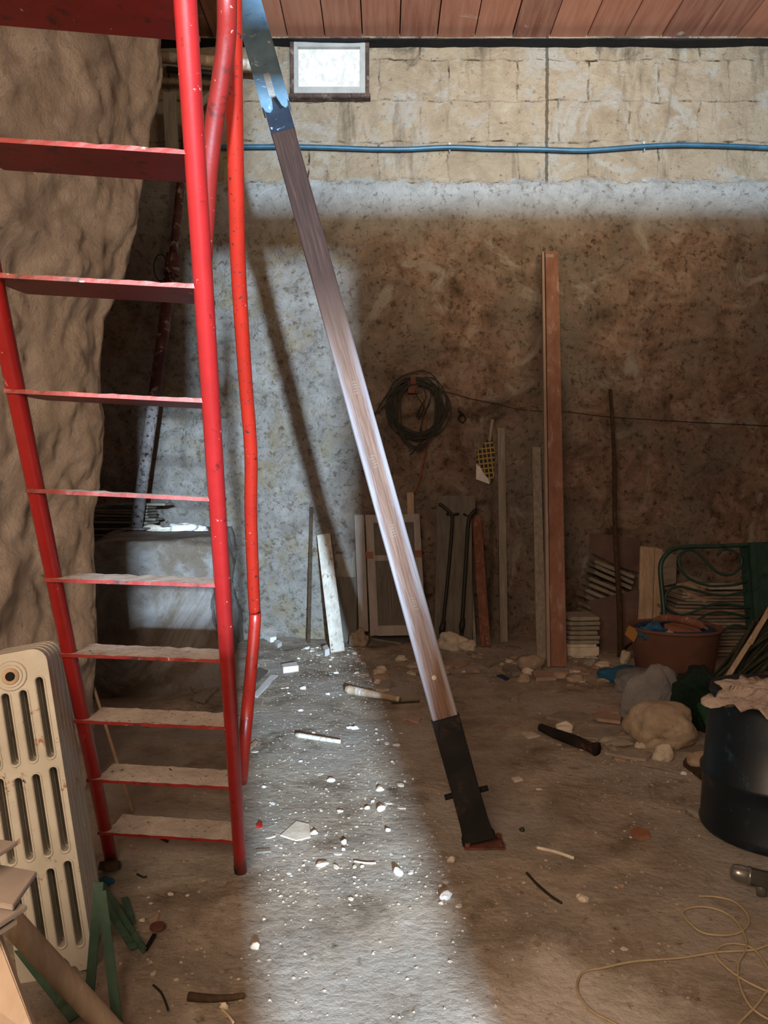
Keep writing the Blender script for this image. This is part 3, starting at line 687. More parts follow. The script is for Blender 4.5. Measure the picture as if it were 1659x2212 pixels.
# raised lips round the slots of the near face
for cu in (-.078, -.026, .026, .078):
    b = B(); o3 = abs(cu) > .05
    for (h0, h1) in (((.075, .335), (.365, .625), (.655, .905)) if o3 else ((.085, .325), (.365, .615), (.655, .875))):
        pts = []
        for k in range(9): a = math.pi*k/8; pts.append(rp(cu+.0145*math.cos(a), h1*RH-.0105+.0145*math.sin(a), -.001))
        for k in range(9): a = math.pi+math.pi*k/8; pts.append(rp(cu+.0145*math.cos(a), h0*RH+.0105+.0145*math.sin(a), -.001))
        b.tube(pts, .003, 6, closed=True)
    b.out('slot_lip', 'cream', secs[0], smooth=True)
for (h) in (.925*RH,):
    o = None
    b = B()
    for (r1, r2, d) in ((.050, .047, -.006), (.038, .036, -.011)):
        b.tube([rp(.0, h, .004), rp(.0, h, d)], [r1, r2*.94], 24)
    po = b.out('port', 'cream', rad)
    b = B(); b.tube([rp(0, h, -.0105), rp(0, h, -.014)], [.027, .025], 20); b.out('port_ring', 'palewood', po)
    b = B(); b.tube([rp(0, h, -.012), rp(0, h, -.0165)], [.016, .0125], 16); b.out('port_hole', 'blackiron', po)

# ------------------------------------------------------------------ bottom left: tiles, board, pole, green strips
o = B().prism([P(-8, 2010, 1.45), P(78, 2240, 1.36), V((-.50, 1.30, .0)), V((-1.2, 1.30, .0)), P(-260, 2000, 1.45)], (-.012, .03, 0)).out('leaning_board', 'beigeboard', bev=.003)
tag(o, 'beige board leaning on edge in the bottom left corner of the photo', 'board')
def ztile(px, z, t, label, mt='tile'):
    pts = [Z(x, y, z) for x, y in px]
    o = B().prism(pts, (0, 0, t)).out('floor_tile', mt, bev=.0015); return tag(o, label, 'tile', 'loose floor tiles stacked in the bottom left corner')
ztile([(80, 1893), (28, 1968), (-150, 1935), (-90, 1862)], .715, .011, 'largest taupe tile with a pale chip, in the middle of the corner stack')
ztile([(60, 1966), (-10, 2012), (-190, 1975), (-100, 1925)], .700, .010, 'taupe tile directly under the largest tile of the corner stack')
ztile([(38, 1998), (-30, 2040), (-190, 2010), (-100, 1962)], .684, .010, 'lowest thin tile edge of the corner stack above the round pole')
ztile([(39, 1826), (-40, 1878), (-190, 1845), (-120, 1805)], .770, .008, 'topmost tile of the corner stack, reddish underside')
a = P(36, 2003, 1.80); c = G(300, 2290)
o = B().tube([a+(c-a)*t/10 for t in range(-1, 11)], [.028]*12, 18).out('wooden_pole', 'palewood', smooth=True); tag(o, 'round pale wooden pole slanting across the bottom left corner', 'pole')
def strip(p, q, w, label, th=.006, nrm=V((0, -1, .35))):
    o = B().beam(p, q, w, th, nrm).out('metal_strip', 'stripgreen', bev=.001); return tag(o, label, 'metal strip', 'green painted metal strips by the radiator foot')
strip(G(190, 2200, .01), P(214, 1905, 2.24), .028, 'green metal strip standing upright against the radiator edge')
strip(G(256, 2235, .01), P(219, 1925, 2.2), .028, 'long green metal strip ending at the bottom edge of the photo')
strip(G(312, 2062, .012), G(222, 1948, .06), .022, 'thin dark green strip pointing at the round rusty disc')
strip(G(290, 2056, .01), G(228, 1985, .05), .024, 'short green strip under the thin dark one', nrm=V((.3, -.6, .8)))
strip(G(286, 2000, .008), G(269, 1945, .01), .024, 'stubby green strip lying alone right of the others', nrm=V((0, 0, 1)))
strip(G(165, 2215, .02), G(45, 2115, .10), .04, 'dark green strip half hidden behind the round pole', nrm=V((.3, -.4, 1)))
strip(G(150, 2180, .035), G(120, 2150, .05), .02, 'short bright green strip crossing under the round pole', nrm=V((.3, -.4, 1)))
t = thing('ladle', G(325, 2030), 'flat rusty round disc on a short stem on the floor right of the green strips', 'ladle')
g = G(340, 2012); B().tube([g+V((0, 0, .014)), g+V((0, .0, .022))], [.026, .025], 22).out('bowl', 'rust', t)
B().beam(G(334, 2028, .016), G(314, 2058, .008), .012, .006, V((0, 0, 1))).out('handle', 'blackiron', t)
g = G(236, 1888, .0); o = B().tube([g+V((0, 0, .02)), g+V((0, .008, .045))], [.042, .040], 24).out('paint_tin_lid', 'darkwood'); tag(o, 'round brown lid lying by the left foot of the ladder', 'lid')
g = G(226, 1912); o = put('plastic_scrap', *(lambda a_: ([v_+g for v_ in a_[0]], a_[1]))(rock_verts((.06, .05, .03), 3, 3, .5)), 'bluebag', smooth=True); tag(o, 'scrap of light blue plastic under the round lid', 'scrap')
a = P(203, 1486, 3.98); c = G(286, 1756, .004)
o = B().tube([a, (a+c)/2, c], .008, 8).out('thin_stick', 'palewood', smooth=True); tag(o, 'thin pale stick leaning on the rock wall behind the ladder', 'stick')

# ------------------------------------------------------------------ conduit, upper left pipes
pts = [(470, 318), (560, 317), (640, 317), (720, 319), (800, 322), (880, 322), (972, 318), (1060, 321), (1150, 322), (1250, 325), (1300, 323), (1394, 316), (1470, 313), (1560, 315), (1659, 319), (1760, 324)]
cnd = thing('conduit', P(829, 330, WALL-.05), 'long blue plastic conduit clipped across the upper stone blocks', 'conduit')
pp = []
for x, y in pts:
    p = P(x, y, WALL-.02); p.y = min(wy(p.x, p.z)-.022, p.y); pp.append(p)
B().tube(smooth_path(pp, 6), .0235, 12).out('pipe', 'pipeblue', cnd, smooth=True)
for x, y in ((972, 318), (1394, 316)):
    p = P(x, y, WALL-.03); p.y = wy(p.x, p.z)-.024
    ring = [p+V((0, -.030*math.cos(a_), .030*math.sin(a_))) for a_ in [math.pi*2*k/12 for k in range(12)]]
    B().tube(ring, .008, 8, closed=True).box(p+V((0, .01, .04)), (.022, .02, .05)).out('clip', 'clip', cnd, smooth=False)
pr = thing('adjustable_prop', P(290, 1150, 6.9), 'rusty adjustable steel prop leaning on the low rock block', 'prop')
a = P(294, 1140, 6.75); m1 = P(371, 583, 7.0); t1 = P(408, 230, 7.35); 
B().tube([a, a+(m1-a)*.5], .052, 16).out('outer_tube', 'propgrey', pr, smooth=True)
B().tube([a+(m1-a)*.5, m1], .052, 16).out('upper_tube', 'prop', pr, smooth=True)
B().tube([m1-(m1-a)*.02, t1], .038, 14).out('inner_tube', 'prop', pr, smooth=True)
B().tube([m1-(m1-a)*.02, m1+(m1-a)*.06], .068, 14).out('collar', 'prop', pr)
ring = [m1+V((-.10+.06*math.cos(a_), 0, .02+.12*math.sin(a_))) for a_ in [math.pi*2*k/16 for k in range(16)]]
B().tube(smooth_path(ring, 2, True), .006, 6, closed=True).out('pin', 'dark', pr, smooth=True)
B().box(a+V((0, 0, -.008)), (.2, .2, .016)).out('base_plate', 'propgrey', pr, bev=.003)
o = B().tube([P(330, 122, 7.45), P(560, 142, 7.5)], .052, 12).out('ceiling_pole', 'palewood', smooth=True); tag(o, 'pale round pole laid high across the dark left corner', 'pole')
o = B().tube([P(360, 150, 7.4), P(520, 166, 7.5)], .03, 10).out('dark_pipe', 'dark', smooth=True); tag(o, 'dark thin pipe just below the pale round pole', 'pipe')
o = B().beam(P(425, 232, 7.45), P(520, 148, 7.5), .055, .03).out('diagonal_batten', 'greywood', bev=.003); tag(o, 'grey diagonal batten below the pale pole in the upper left corner', 'batten')
o = B().beam(P(372, 330, 7.3), P(366, 200, 7.3), .12, .03).out('short_plank', 'greywood', bev=.003); tag(o, 'short upright grey plank in the upper left corner', 'plank')

# slates and debris on the block
rr = random.Random(21); zt = 1.05
for i in range(13):
    p = P(268+rr.uniform(-10, 8), 1100, 7.15+rr.uniform(-.05, .05)); w_ = rr.uniform(.50, .62); th = .028
    if i == 12: p = P(300, 1100, 7.1); w_ = .55
    pl = [(-w_/2, -.16), (w_/2, -.15+rr.uniform(-.03, .03)), (w_/2, .16), (-w_/2, .15)]
    nm = ['lowest', 'second from the bottom', 'third from the bottom', 'fourth from the bottom', 'fifth from the bottom', 'sixth from the bottom', 'middle', 'sixth from the top', 'fifth from the top', 'fourth from the top', 'third from the top', 'second from the top', 'topmost'][i]
    o = slab('stacked_slate', (p.x, p.y, zt), w_, .3, th*.72, 'slate', 300+i, 'dark slate, %s, of the neat stack on the rock block' % nm, 'slate', 'neat slate stack on the rock block', (0, rr.uniform(-.015, .03), rr.uniform(-.05, .05)), pl); zt += th
for i, (x, y, w_, h_, lab) in enumerate([(338, 1128, .22, .09, 'pale plaster lump against the foot of the steel prop'), (372, 1136, .17, .06, 'small pale plaster lump in the middle of the rock block top'),
        (398, 1127, .26, .13, 'largest white plaster lump on the right end of the rock block'), (428, 1130, .16, .08, 'white plaster lump at the right edge of the rock block')]):
    p = P(x, y, 6.9+.05*(i % 2)); p.z = 1.15
    rock('plaster_lump', p, (w_, w_*.8, h_), 'limestone' if i < 2 else 'white', 40+i, lab, 'plaster lump', sub=3, amp=.5, sink=.02)

# ------------------------------------------------------------------ things leaning on the back wall
def wl(x, y, off=.03, D=WALL):
    p = P(x, y, D); p.y = wy(p.x, p.z); r = ray(x, y); p = V((0, 0, EYE))+r*((p.y-off)/r.y); return p
def lean(name, top, bot, w, th, mat, label, cat, d=0.0, group=None, up=V((0, -1, .05)), ta=1.0, bev=.003, off=.03):
    b_ = G(*bot); b_.y -= d; t_ = wl(top[0], top[1], off)
    o = B().beam(b_, t_, w, th, up, ta=ta).out(name, mat, bev=bev); return tag(o, label, cat, group)
lean('thin_batten', (673, 1095), (667, 1390), .032, .025, 'darkwood', 'thin brown batten standing alone against the brightly lit wall', 'batten', off=.04)
lean('painted_plank', (699, 1155), (730, 1408), .13, .03, 'whitewood', 'short whitewashed plank with brown streaks leaning right of the thin batten', 'plank', off=.14)
def board_px(name, px, D0, D1, th, mat, label, cat, bev=.002):
    """px listed top-left, top-right, bottom-right, bottom-left; depth D0 at top and D1 at bottom"""
    pts = [P(px[0][0], px[0][1], D0), P(px[1][0], px[1][1], D0), P(px[2][0], px[2][1], D1), P(px[3][0], px[3][1], D1)]
    if len(px) > 4: ya, yb = min(q_[1] for q_ in px), max(q_[1] for q_ in px); pts = [P(x, y, D0+(D1-D0)*(y-ya)/(yb-ya)) for x, y in px]
    o = B().prism(pts, (0, th, 0)).out(name, mat, bev=bev); return tag(o, label, cat) if label else o
board_px('sheet_panel', [(727, 1246), (771, 1248), (771, 1372), (748, 1388), (733, 1384)], 7.66, 7.60, .02, 'darkgreywood', 'grey sheet panel standing left of the cabinet door', 'panel')
board_px('back_board', [(714, 1160), (770, 1155), (770, 1262), (722, 1262)], 7.735, 7.715, .012, 'greywood', 'stained grey board flat on the wall above the grey sheet panel', 'board')
# old door leaf
dr = thing('cabinet_door', G(840, 1380), 'old grey panelled shutter leaf with ribbed lower panel, behind the timber prop', 'door')
D0, D1 = 7.62, 7.48
def dD(y): return D0+(D1-D0)*(y-1110)/265
def dq(name, px, dep, th, mat, par=dr, bev=.003):
    pts = [P(x, y, dD(y)+dep) for x, y in px]; return B().prism(pts, (0, th, 0)).out(name, mat, par, bev=bev)
dq('back_leaf', [(765, 1113), (786, 1112), (796, 1364), (776, 1364)], .03, .03, 'doorwood')
dq('stile', [(789, 1112), (806, 1112), (818, 1372), (800, 1374)], .0, .035, 'doorwood')
dq('stile', [(893, 1110), (906, 1110), (921, 1372), (902, 1372)], .0, .035, 'doorwood')
dq('top_rail', [(806, 1112), (893, 1110), (894, 1128), (807, 1130)], .004, .03, 'doorwood')
dq('bottom_rail', [(814, 1352), (906, 1350), (907, 1372), (815, 1374)], -.004, .04, 'doorwood')
dq('upper_panel', [(806, 1128), (893, 1126), (897, 1208), (810, 1208)], .034, .01, 'panelwood')
lp_ = dq('lower_panel', [(810, 1208), (897, 1208), (905, 1354), (815, 1354)], .034, .01, 'panelwood')
dq('middle_rail', [(808, 1200), (895, 1198), (896, 1210), (809, 1212)], .012, .02, 'doorwood')
for k in range(12):
    x0 = 822+k*6.4; b = B().beam(P(x0+3, 1350, dD(1350)+.03), P(x0-2, 1226, dD(1226)+.03), .013, .014)
    b.out('rib', 'darkgreywood', lp_)
dq('joint_block', [(790, 1192), (806, 1192), (807, 1207), (791, 1207)], -.006, .03, 'terracotta')
dq('joint_block', [(895, 1189), (910, 1188), (911, 1204), (896, 1204)], -.006, .03, 'terracotta')
lean('brown_batten', (886, 1064), (896, 1385), .07, .02, 'palewood', 'upright brown batten showing above the grey shutter leaf', 'batten', off=.07)
board_px('wide_board', [(946, 1071), (1026, 1071), (1027, 1100), (1019, 1110), (1020, 1384), (938, 1384), (944, 1110)], 7.64, 7.50, .025, 'darkgreywood', 'wide dark grey board standing behind the two black iron rods', 'board')
b_ = [(948, 1089), (955, 1092), (962, 1098), (969, 1104), (975, 1111), (977, 1122), (975, 1160), (969, 1230), (962, 1300), (957, 1346), (955, 1362), (951, 1384)]
t = thing('iron_rod', P(951, 1384, 7.42), 'black iron rod with hooked top before the wide grey board, left of two', 'iron rod')
def D_(y): return 7.60-.14*(y-1071)/313
B().tube(smooth_path([P(x, y, D_(y)) for x, y in b_], 4), .017, 8).out('shank', 'dark', t, smooth=True)
B().tube([P(964, 1110, D_(1110)), P(978, 1112, D_(1110)-.01), P(991, 1110, D_(1110))], .013, 8).out('crossbar', 'dark', t, smooth=True)
B().tube([P(959, 1340, D_(1340)), P(955, 1358, D_(1355)), P(953, 1372, D_(1370))], [.02, .032, .018], 8).out('knuckle', 'dark', t, smooth=True)
t = thing('iron_rod', P(997, 1384, 7.42), 'black iron rod with forked top touching the reddish board, right of two', 'iron rod')
B().tube(smooth_path([P(x, y, D_(y)) for x, y in [(1026, 1102), (1019, 1111), (1013, 1122), (1010, 1150), (1006, 1220), (1001, 1300), (998, 1345), (997, 1384)]], 4), .019, 8).out('shank', 'dark', t, smooth=True)
B().tube([P(1001, 1110, D_(1110)), P(1013, 1116, D_(1116)), P(1030, 1098, D_(1098))], .012, 8).out('fork', 'dark', t, smooth=True)
B().tube([P(1000, 1335, D_(1340)), P(998, 1352, D_(1355)), P(997, 1368, D_(1370))], [.02, .03, .018], 8).out('knuckle', 'dark', t, smooth=True)
lean('reddish_board', (1029, 1113), (1049, 1398), .095, .03, 'redwood', 'short reddish board with flaking white paint at the right of the iron rods', 'board', off=.1)
lean('thin_lath', (1016, 1240), (1026, 1392), .03, .015, 'greywood', 'thin grey lath between the wide board and the reddish board', 'lath', off=.13)
lean('pilaster_board', (1082, 925), (1088, 1385), .075, .05, 'greywood', 'tall grey upright board set against the wall below the paddle', 'board', off=.05)
# tall plank with its pale edge
tp = thing('tall_plank', G(1200, 1440), 'very tall red brown plank leaning on the back wall', 'plank')
bb = G(1206, 1440); tt_ = P(1191, 545, 7.62)
B().beam(bb, tt_, .135, .045, V((0, -1, .1)), ta=.93).out('face_board', 'plankred', tp, bev=.003)
bb = G(1184, 1441); B().beam(bb, P(1172, 547, 7.60), .028, .06, V((0, -1, .1)), ta=.8).out('edge_batten', 'plankedge', tp, bev=.003)
lean('grey_plank', (1158, 967), (1170, 1438), .085, .03, 'greywood', 'narrower grey plank leaning just left of the very tall plank', 'plank', off=.03)
# pale patch where the plank's top is bare
B().beam(P(1189, 640, 7.53), P(1187, 549, 7.585), .08, .004, V((0, -1, .1))).out('bare_patch', 'plankedge', tp)

# coil of cable on a wall bracket
cc = wl(900, 885, .07); coil = thing('cable_coil', wl(900, 960, .05), 'coil of dark cable hanging on the back wall', 'cable coil')
b = B(); rr = random.Random(11); k1 = .00467
for i in range(17):
    cx, cz = rr.gauss(0, 5), rr.gauss(0, 5); rx = rr.uniform(48, 60); rz = rr.uniform(54, 66); ph = rr.uniform(0, 6.28); pts = []
    if i > 12: rz = rr.uniform(60, 82); cz = -12; rx = rr.uniform(36, 52)
    for k in range(30):
        a_ = 2*math.pi*k/30; q_ = 1+.05*math.sin(3*a_+ph)+.03*math.sin(5*a_+ph*2)
        pts.append(cc+V(((cx+rx*q_*math.cos(a_))*k1, -.004*i+.02*math.sin(2*a_+ph), (cz+rz*q_*math.sin(a_))*k1)))
    b.tube(pts, .0065, 6, closed=True)
b.out('loops', 'cable', coil, smooth=True)
for (pl, nm) in (([(845, 880), (838, 872), (826, 880), (818, 890), (808, 892)], 'loose_end'), ([(846, 838), (825, 868), (812, 892), (800, 912)], 'loose_end'), ([(925, 940), (905, 960), (890, 978), (884, 983)], 'loose_end')):
    B().tube(smooth_path([wl(x, y, .06) for x, y in pl], 4), .006, 6).out(nm, 'cable', coil, smooth=True)
for sgn in (0, 1, 2):
    pl = [[(905, 826), (898, 850), (915, 880), (904, 905)], [(912, 830), (920, 858), (908, 880), (900, 900)], [(925, 828), (930, 860), (916, 896), (905, 940)]][sgn]
    B().tube(smooth_path([wl(x, y, .11) for x, y in pl], 5), .0065, 6).out('strand', 'cable', coil, smooth=True)
p = wl(892, 838, .05); o = B().box(p, (.10, .14, .12)).box(p+V((0, -.08, .06)), (.05, .03, .08)).out('wall_bracket', 'rust', bev=.004); tag(o, 'rusty bracket in the wall that carries the cable coil', 'bracket')
o = B().tube(smooth_path([wl(x, y, .09) for x, y in [(914, 855), (920, 900), (921, 950), (917, 985), (911, 1015), (904, 1045), (893, 1066)]], 5), .0065, 6).out('orange_cord', 'orangecord', smooth=True)
tag(o, 'orange brown cord hanging down below the cable coil', 'cord')
o = B().tube(smooth_path([wl(x, y, .03) for x, y in [(954, 845), (985, 852), (1020, 862), (1070, 872), (1120, 884), (1165, 888), (1230, 890), (1300, 899), (1400, 906), (1500, 912), (1600, 917), (1680, 921)]], 4), .004, 6).out('wall_wire', 'dark', smooth=True)
tag(o, 'thin dark wire strung along the back wall to the right', 'wire')
o = B().tube(smooth_path([wl(x, y, .03) for x, y in [(990, 888), (1000, 896), (1006, 905), (1000, 912), (990, 905), (996, 895)]], 4), .008, 6).out('wall_hook', 'dark', smooth=True); tag(o, 'small rusty hook right of the cable coil', 'hook')
pd = thing('wall_paddle', wl(1048, 1046, .05), 'flat paddle with yellow lattice and white lower corner hanging on the wall', 'paddle')
ol = [(1052, 949), (1043, 963), (1030, 975), (1028, 1035), (1057, 1046), (1067, 1031), (1069, 997), (1068, 963), (1062, 949)]
q0 = wl(1048, 1000, .07).y
B().prism([P(x, y, q0) for x, y in ol], (0, .012, 0)).out('lattice', 'paddle', pd, bev=.001)
B().prism([P(x, y, q0-.004) for x, y in [(1029, 1000), (1030, 1004), (1037, 1008), (1046, 1024), (1056, 1036), (1057, 1046), (1028, 1035)]], (0, .005, 0)).out('white_corner', 'white', pd)
B().beam(P(1057, 952, q0), P(1064, 906, q0+.02), .03, .012).out('handle', 'greywood', pd, bev=.002)

# ------------------------------------------------------------------ right hand pile
lean('long_pole', (1321, 840), (1339, 1407), .0, .0, 'darkwood', 'x', 'pole') if False else None
a = G(1340, 1420, .01); c = wl(1320, 842, .04)
o = B().tube([a+(c-a)*k/12+V((.008*math.sin(k*.9), 0, 0)) for k in range(13)], [.027-.0008*k for k in range(13)], 12).out('long_pole', 'darkwood', smooth=True); tag(o, 'long thin wooden pole leaning on the wall in front of the rusty sheets', 'pole')
board_px('rusty_sheet', [(1275, 1151), (1384, 1163), (1379, 1237), (1340, 1225), (1273, 1192)], 7.55, 7.50, .006, 'rustsheet', 'upper rusty metal sheet on top of the leaning slate stack', 'metal sheet', .001)
board_px('rusty_sheet', [(1271, 1298), (1381, 1273), (1371, 1404), (1300, 1412)], 7.28, 7.16, .006, 'rustsheet', 'lower rusty metal sheet standing in front of the leaning slate stack', 'metal sheet', .001)
board_px('wide_plank', [(1384, 1180), (1414, 1183), (1409, 1350), (1375, 1396)], 7.4, 7.28, .03, 'palewood', 'tan plank standing between the rusty sheets and the green bedhead, left one', 'plank')
board_px('narrow_plank', [(1415, 1182), (1432, 1188), (1430, 1350), (1409, 1396)], 7.42, 7.30, .03, 'palewood', 'narrow tan plank touching the green bedhead frame, right one', 'plank')
board_px('grey_slab', [(1432, 1192), (1462, 1200), (1460, 1260), (1432, 1266)], 7.4, 7.36, .05, 'slate', 'grey stone slab seen through the top left corner of the green bedhead', 'slab')
ordn = ['lowest', 'second', 'third', 'fourth', 'fifth', 'sixth', 'seventh', 'eighth', 'ninth', 'tenth', 'eleventh', 'twelfth', 'thirteenth', 'fourteenth', 'fifteenth', 'sixteenth', 'seventeenth', 'eighteenth', 'nineteenth', 'twentieth']
# lower pile: a thick block with level slates on it
p = G(1258, 1424); o = slab('stone_block', (p.x, p.y+.18, p.z), .34, .3, .125, 'limestone', 5, 'thick pale stone block under the slate stack, beside the tall plank', 'stone block', None, (0, 0, .05), [(-.16, -.15), (.155, -.16), (.16, .15), (-.15, .15)], .025)
bz = p.z+.127
for i in range(6):
    th = .042; w_ = .29+.02*math.sin(i*2)
    o = slab('stacked_slate', (p.x+.015+.01*math.sin(i*3), p.y+.20, bz), w_, .34, th-.009, 'slate', 500+i, 'level slate, %s above the thick pale stone block' % ordn[i].replace('lowest', 'first'), 'slate', 'slates stacked beside the tall plank', (0, 0, .04*math.sin(i*5)),
             [(-w_/2+.03, -.17), (w_/2, -.165), (w_/2, .17), (-w_/2, .16), (-w_/2-.01, -.08)], .006); bz += th
# upper pile leaning to the right
for i in range(10):
    y = 1338-i*12.5; x = 1285+i*4.2; w_ = .44 if i > 2 else .34
    pc = P(x, y, 7.46)
    vs = []; rr = random.Random(60+i)
    o = slab('leaning_slate', (pc.x, pc.y, pc.z-.11), w_, .3, .033, 'slate', 600+i, 'slanting slate, %s from the bottom of the leaning stack behind the lower rusty sheet' % ordn[i].replace('lowest', 'first'), 'slate', 'slates leaning behind the rusty sheet',
             (rr.uniform(-.01, .01), .40+rr.uniform(-.02, .02), rr.uniform(-.1, .1)), [(-w_/2, -.14), (w_/2-.04, -.15), (w_/2, -.05), (w_/2, .15), (-w_/2, .15)], .007)
# stack behind bedhead
zz = .02; i = 0
while zz < .60:
    rr = random.Random(700+i); w_ = rr.uniform(.75, .95); th = rr.uniform(.026, .036); pc = P(1545+rr.uniform(-8, 8), 1300, 7.0)
    o = slab('piled_slate', (pc.x, pc.y, zz), w_, .4, th-.008, rr.choice(['slate', 'slatepink', 'slate']), 700+i, 'slate, %s from the bottom of the pile behind the green bedhead' % ordn[i].replace('lowest', 'first'), 'slate', 'slates piled behind the green bedhead',
             (0, rr.uniform(-.008, .012), rr.uniform(-.08, .08)), [(-w_/2, -.18+rr.uniform(-.04, .04)), (-.1, -.22), (w_/2, -.2+rr.uniform(-.03, .03)), (w_/2, .2), (-w_/2, .2)], .005); zz += th; i += 1
pc = P(1500, 1290, 6.9); slab('shingle', (pc.x, pc.y-.02, zz-.10), .42, .3, .03, 'slatepink', 77, 'broad pinkish slate tilted on the pile seen through the bedhead scrolls', 'slate', None, (.5, .30, .1), None)
pc = P(1567, 1258, 6.95); slab('shingle', (pc.x, pc.y, zz+.01), .42, .22, .03, 'limestone', 78, 'pale flat slab on top of the pile behind the bedhead', 'slab', None, (0, 0, .05), [(-.2, -.1), (.2, -.1), (.2, .1), (-.2, .1)])
rock('rubble_stone', (P(1494, 1270, 6.95)+V((0, 0, -.03))), (.16, .12, .12), 'stone', 33, 'tan stone on the pile behind the bedhead, left of the pale slab', 'stone')
# green bedhead
BD = 6.45
bed = thing('bedhead', P(1540, 1400, BD), 'green iron bedhead with curled scrolls leaning in front of the slate pile', 'bedhead')
def bedtube(nm, px, r, mt='green'):
    return B().tube(smooth_path([P(x, y, BD+(1400-y)*.0006) for x, y in px], 5), r, 10).out(nm, mt, bed, smooth=True)
fpts = [(1437, 1449), (1435, 1332), (1430, 1273), (1427, 1222), (1440, 1197), (1459, 1185), (1493, 1181), (1550, 1180), (1612, 1177), (1700, 1174)]
bedtube('frame', fpts, .020)
bedtube('scroll', [(1612, 1256), (1590, 1263), (1569, 1265), (1531, 1265), (1493, 1252), (1472, 1231), (1466, 1206), (1478, 1191), (1497, 1189), (1516, 1203), (1535, 1223), (1555, 1239), (1580, 1241), (1599, 1225), (1601, 1206), (1584, 1190), (1561, 1188), (1550, 1199)], .0115)
bedtube('scroll', [(1614, 1275), (1578, 1285), (1540, 1284), (1502, 1275), (1466, 1267), (1443, 1277), (1437, 1296), (1445, 1317), (1470, 1328), (1497, 1322), (1527, 1309), (1565, 1304), (1620, 1314)], .0115)
bedtube('scroll', [(1498, 1352), (1521, 1330), (1559, 1322), (1620, 1334)], .0115)
bedtube('scroll', [(1548, 1375), (1575, 1354), (1600, 1352), (1625, 1362)], .0115)
B().beam(P(1629, 1450, BD-.02), P(1608, 1180, BD+.18), .075, .02).out('post', 'green', bed, bev=.003)
o = board_px('green_panel', [(1628, 1172), (1740, 1170), (1760, 1455), (1650, 1455)], 6.54, 6.38, .02, 'green', 'flat green metal panel at the right edge beside the bedhead', 'panel')
gp = B().beam(P(1643, 1458, 6.34), P(1624, 1172, 6.50), .05, .03).out('panel_post', 'green', bev=.003); tag(gp, 'slim green post standing between the bedhead and the green panel', 'post')
# tub
pc = G(1458, 1482); pc = V((pc.x, pc.y+.02, pc.z)); tubR = .352
tb = thing('tub', pc, 'large terracotta coloured plastic tub full of scraps', 'tub')
zt = P(1458, 1352, pc.y).z-pc.z
lathe([(.255, 0), (.27, .01), (tubR-.02, zt-.03), (tubR-.018, zt-.025), (tubR, zt-.02), (tubR+.004, zt), (tubR-.012, zt+.003), (tubR-.03, zt-.03), (.30, zt-.10)], pc, 48).out('body', 'pot', tb, smooth=True)
h0 = pc+V((-tubR*.93, -tubR*.3, zt-.05)); B().prism([h0+V((-.06, 0, .07)), h0+V((-.09, 0, -.0)), h0+V((-.02, 0, -.06)), h0+V((.02, 0, .03))], (0, .02, 0)).out('lug', 'yellow', tb, bev=.003)
def blob(name, base, size, mat, seed, label, cat, amp=.5, rz=0, sub=4, parent=None):
    vs, fs = rock_verts(size, seed, sub, amp, .35, rz); b_ = V(base)
    cr_ = lambda v_: (.5-abs(noise.noise(v_*9+V((seed, 0, 0)))))*.035+(.5-abs(noise.noise(v_*19+V((0, seed, 0)))))*.02
    vs = [v_*(1+cr_(v_)*min(1, .35/max(.05, v_.length))*2.2)+b_ for v_ in vs]
    o = put(name, vs, fs, mat, parent, smooth=True); return tag(o, label, cat) if parent is None else o
blob('blue_net_bag', pc+V((-.19, -.1, zt-.10)), (.20, .18, .17), 'bluebag', 4, 'crumpled blue netting sticking out of the tub at its left', 'netting', .35)
o = B().tube([pc+V((.27*math.cos(a_), .27*math.sin(a_), zt-.035)) for a_ in [math.pi*2*k/36 for k in range(36)]], .035, 10, closed=True).out('blue_ring', 'navy', smooth=True); tag(o, 'dark blue plastic band just inside the rim of the tub', 'band')
o = B().tube(smooth_path([pc+V((x_, y_, zt+z_)) for x_, y_, z_ in [(-.15, .1, .0), (-.08, .05, .05), (.02, .0, .055), (.14, -.05, .03), (.22, -.1, -.01)]], 5), [.012]*3+[.03]*15+[.012]*3, 10).out('rolled_card', 'redwood', smooth=True); tag(o, 'curved brown cardboard roll resting inside the tub', 'cardboard')
slab('shard', pc+V((.05, -.02, zt-.07)), .38, .22, .02, 'terracotta', 9, 'brown shard lying inside the tub under the cardboard roll', 'shard', None, (.35, .1, 0))
rock('crumpled_paper', pc+V((-.13, -.24, zt-.05)), (.07, .06, .08), 'stone', 19, 'crumpled tan paper on the front rim of the tub', 'paper', amp=.7)
# twigs by pole foot
for k, (x, y, x2, y2) in enumerate([(1345, 1400, 1322, 1384), (1350, 1405, 1368, 1386), (1346, 1425, 1352, 1395)]):
    o = B().tube([G(x, y, .02), P(x2, y2, G(x, y).y-.02)], [.014, .006], 7).out('twig', 'charred'); tag(o, ['dark twig slanting left at the foot of the long pole', 'thin dark twig slanting right towards the tub', 'upright dark twig at the foot of the long pole'][k], 'twig')
rock('cream_stone', G(1349, 1432), (.09, .08, .12), 'limestone', 81, 'pale curled stone at the foot of the long pole', 'stone', amp=.5)
# bags
g = G(1385, 1502); blob('plastic_bag', g+V((.06, .12, 0)), (.50, .30, .20), 'bag', 12, 'cloudy plastic bag lying on the floor in front of the tub', 'bag', .25)
blob('blue_bag', G(1352, 1478)+V((-.02, .08, .0)), (.30, .2, .16), 'bluebag', 14, 'blue plastic bag lying beside the cloudy bag', 'bag', .25)
g = G(1445, 1590); blob('plastic_bag', g+V((-.02, .22, .02)), (.34, .20, .42), 'bag', 21, 'cloudy plastic bag standing behind the big rock', 'bag', .25)
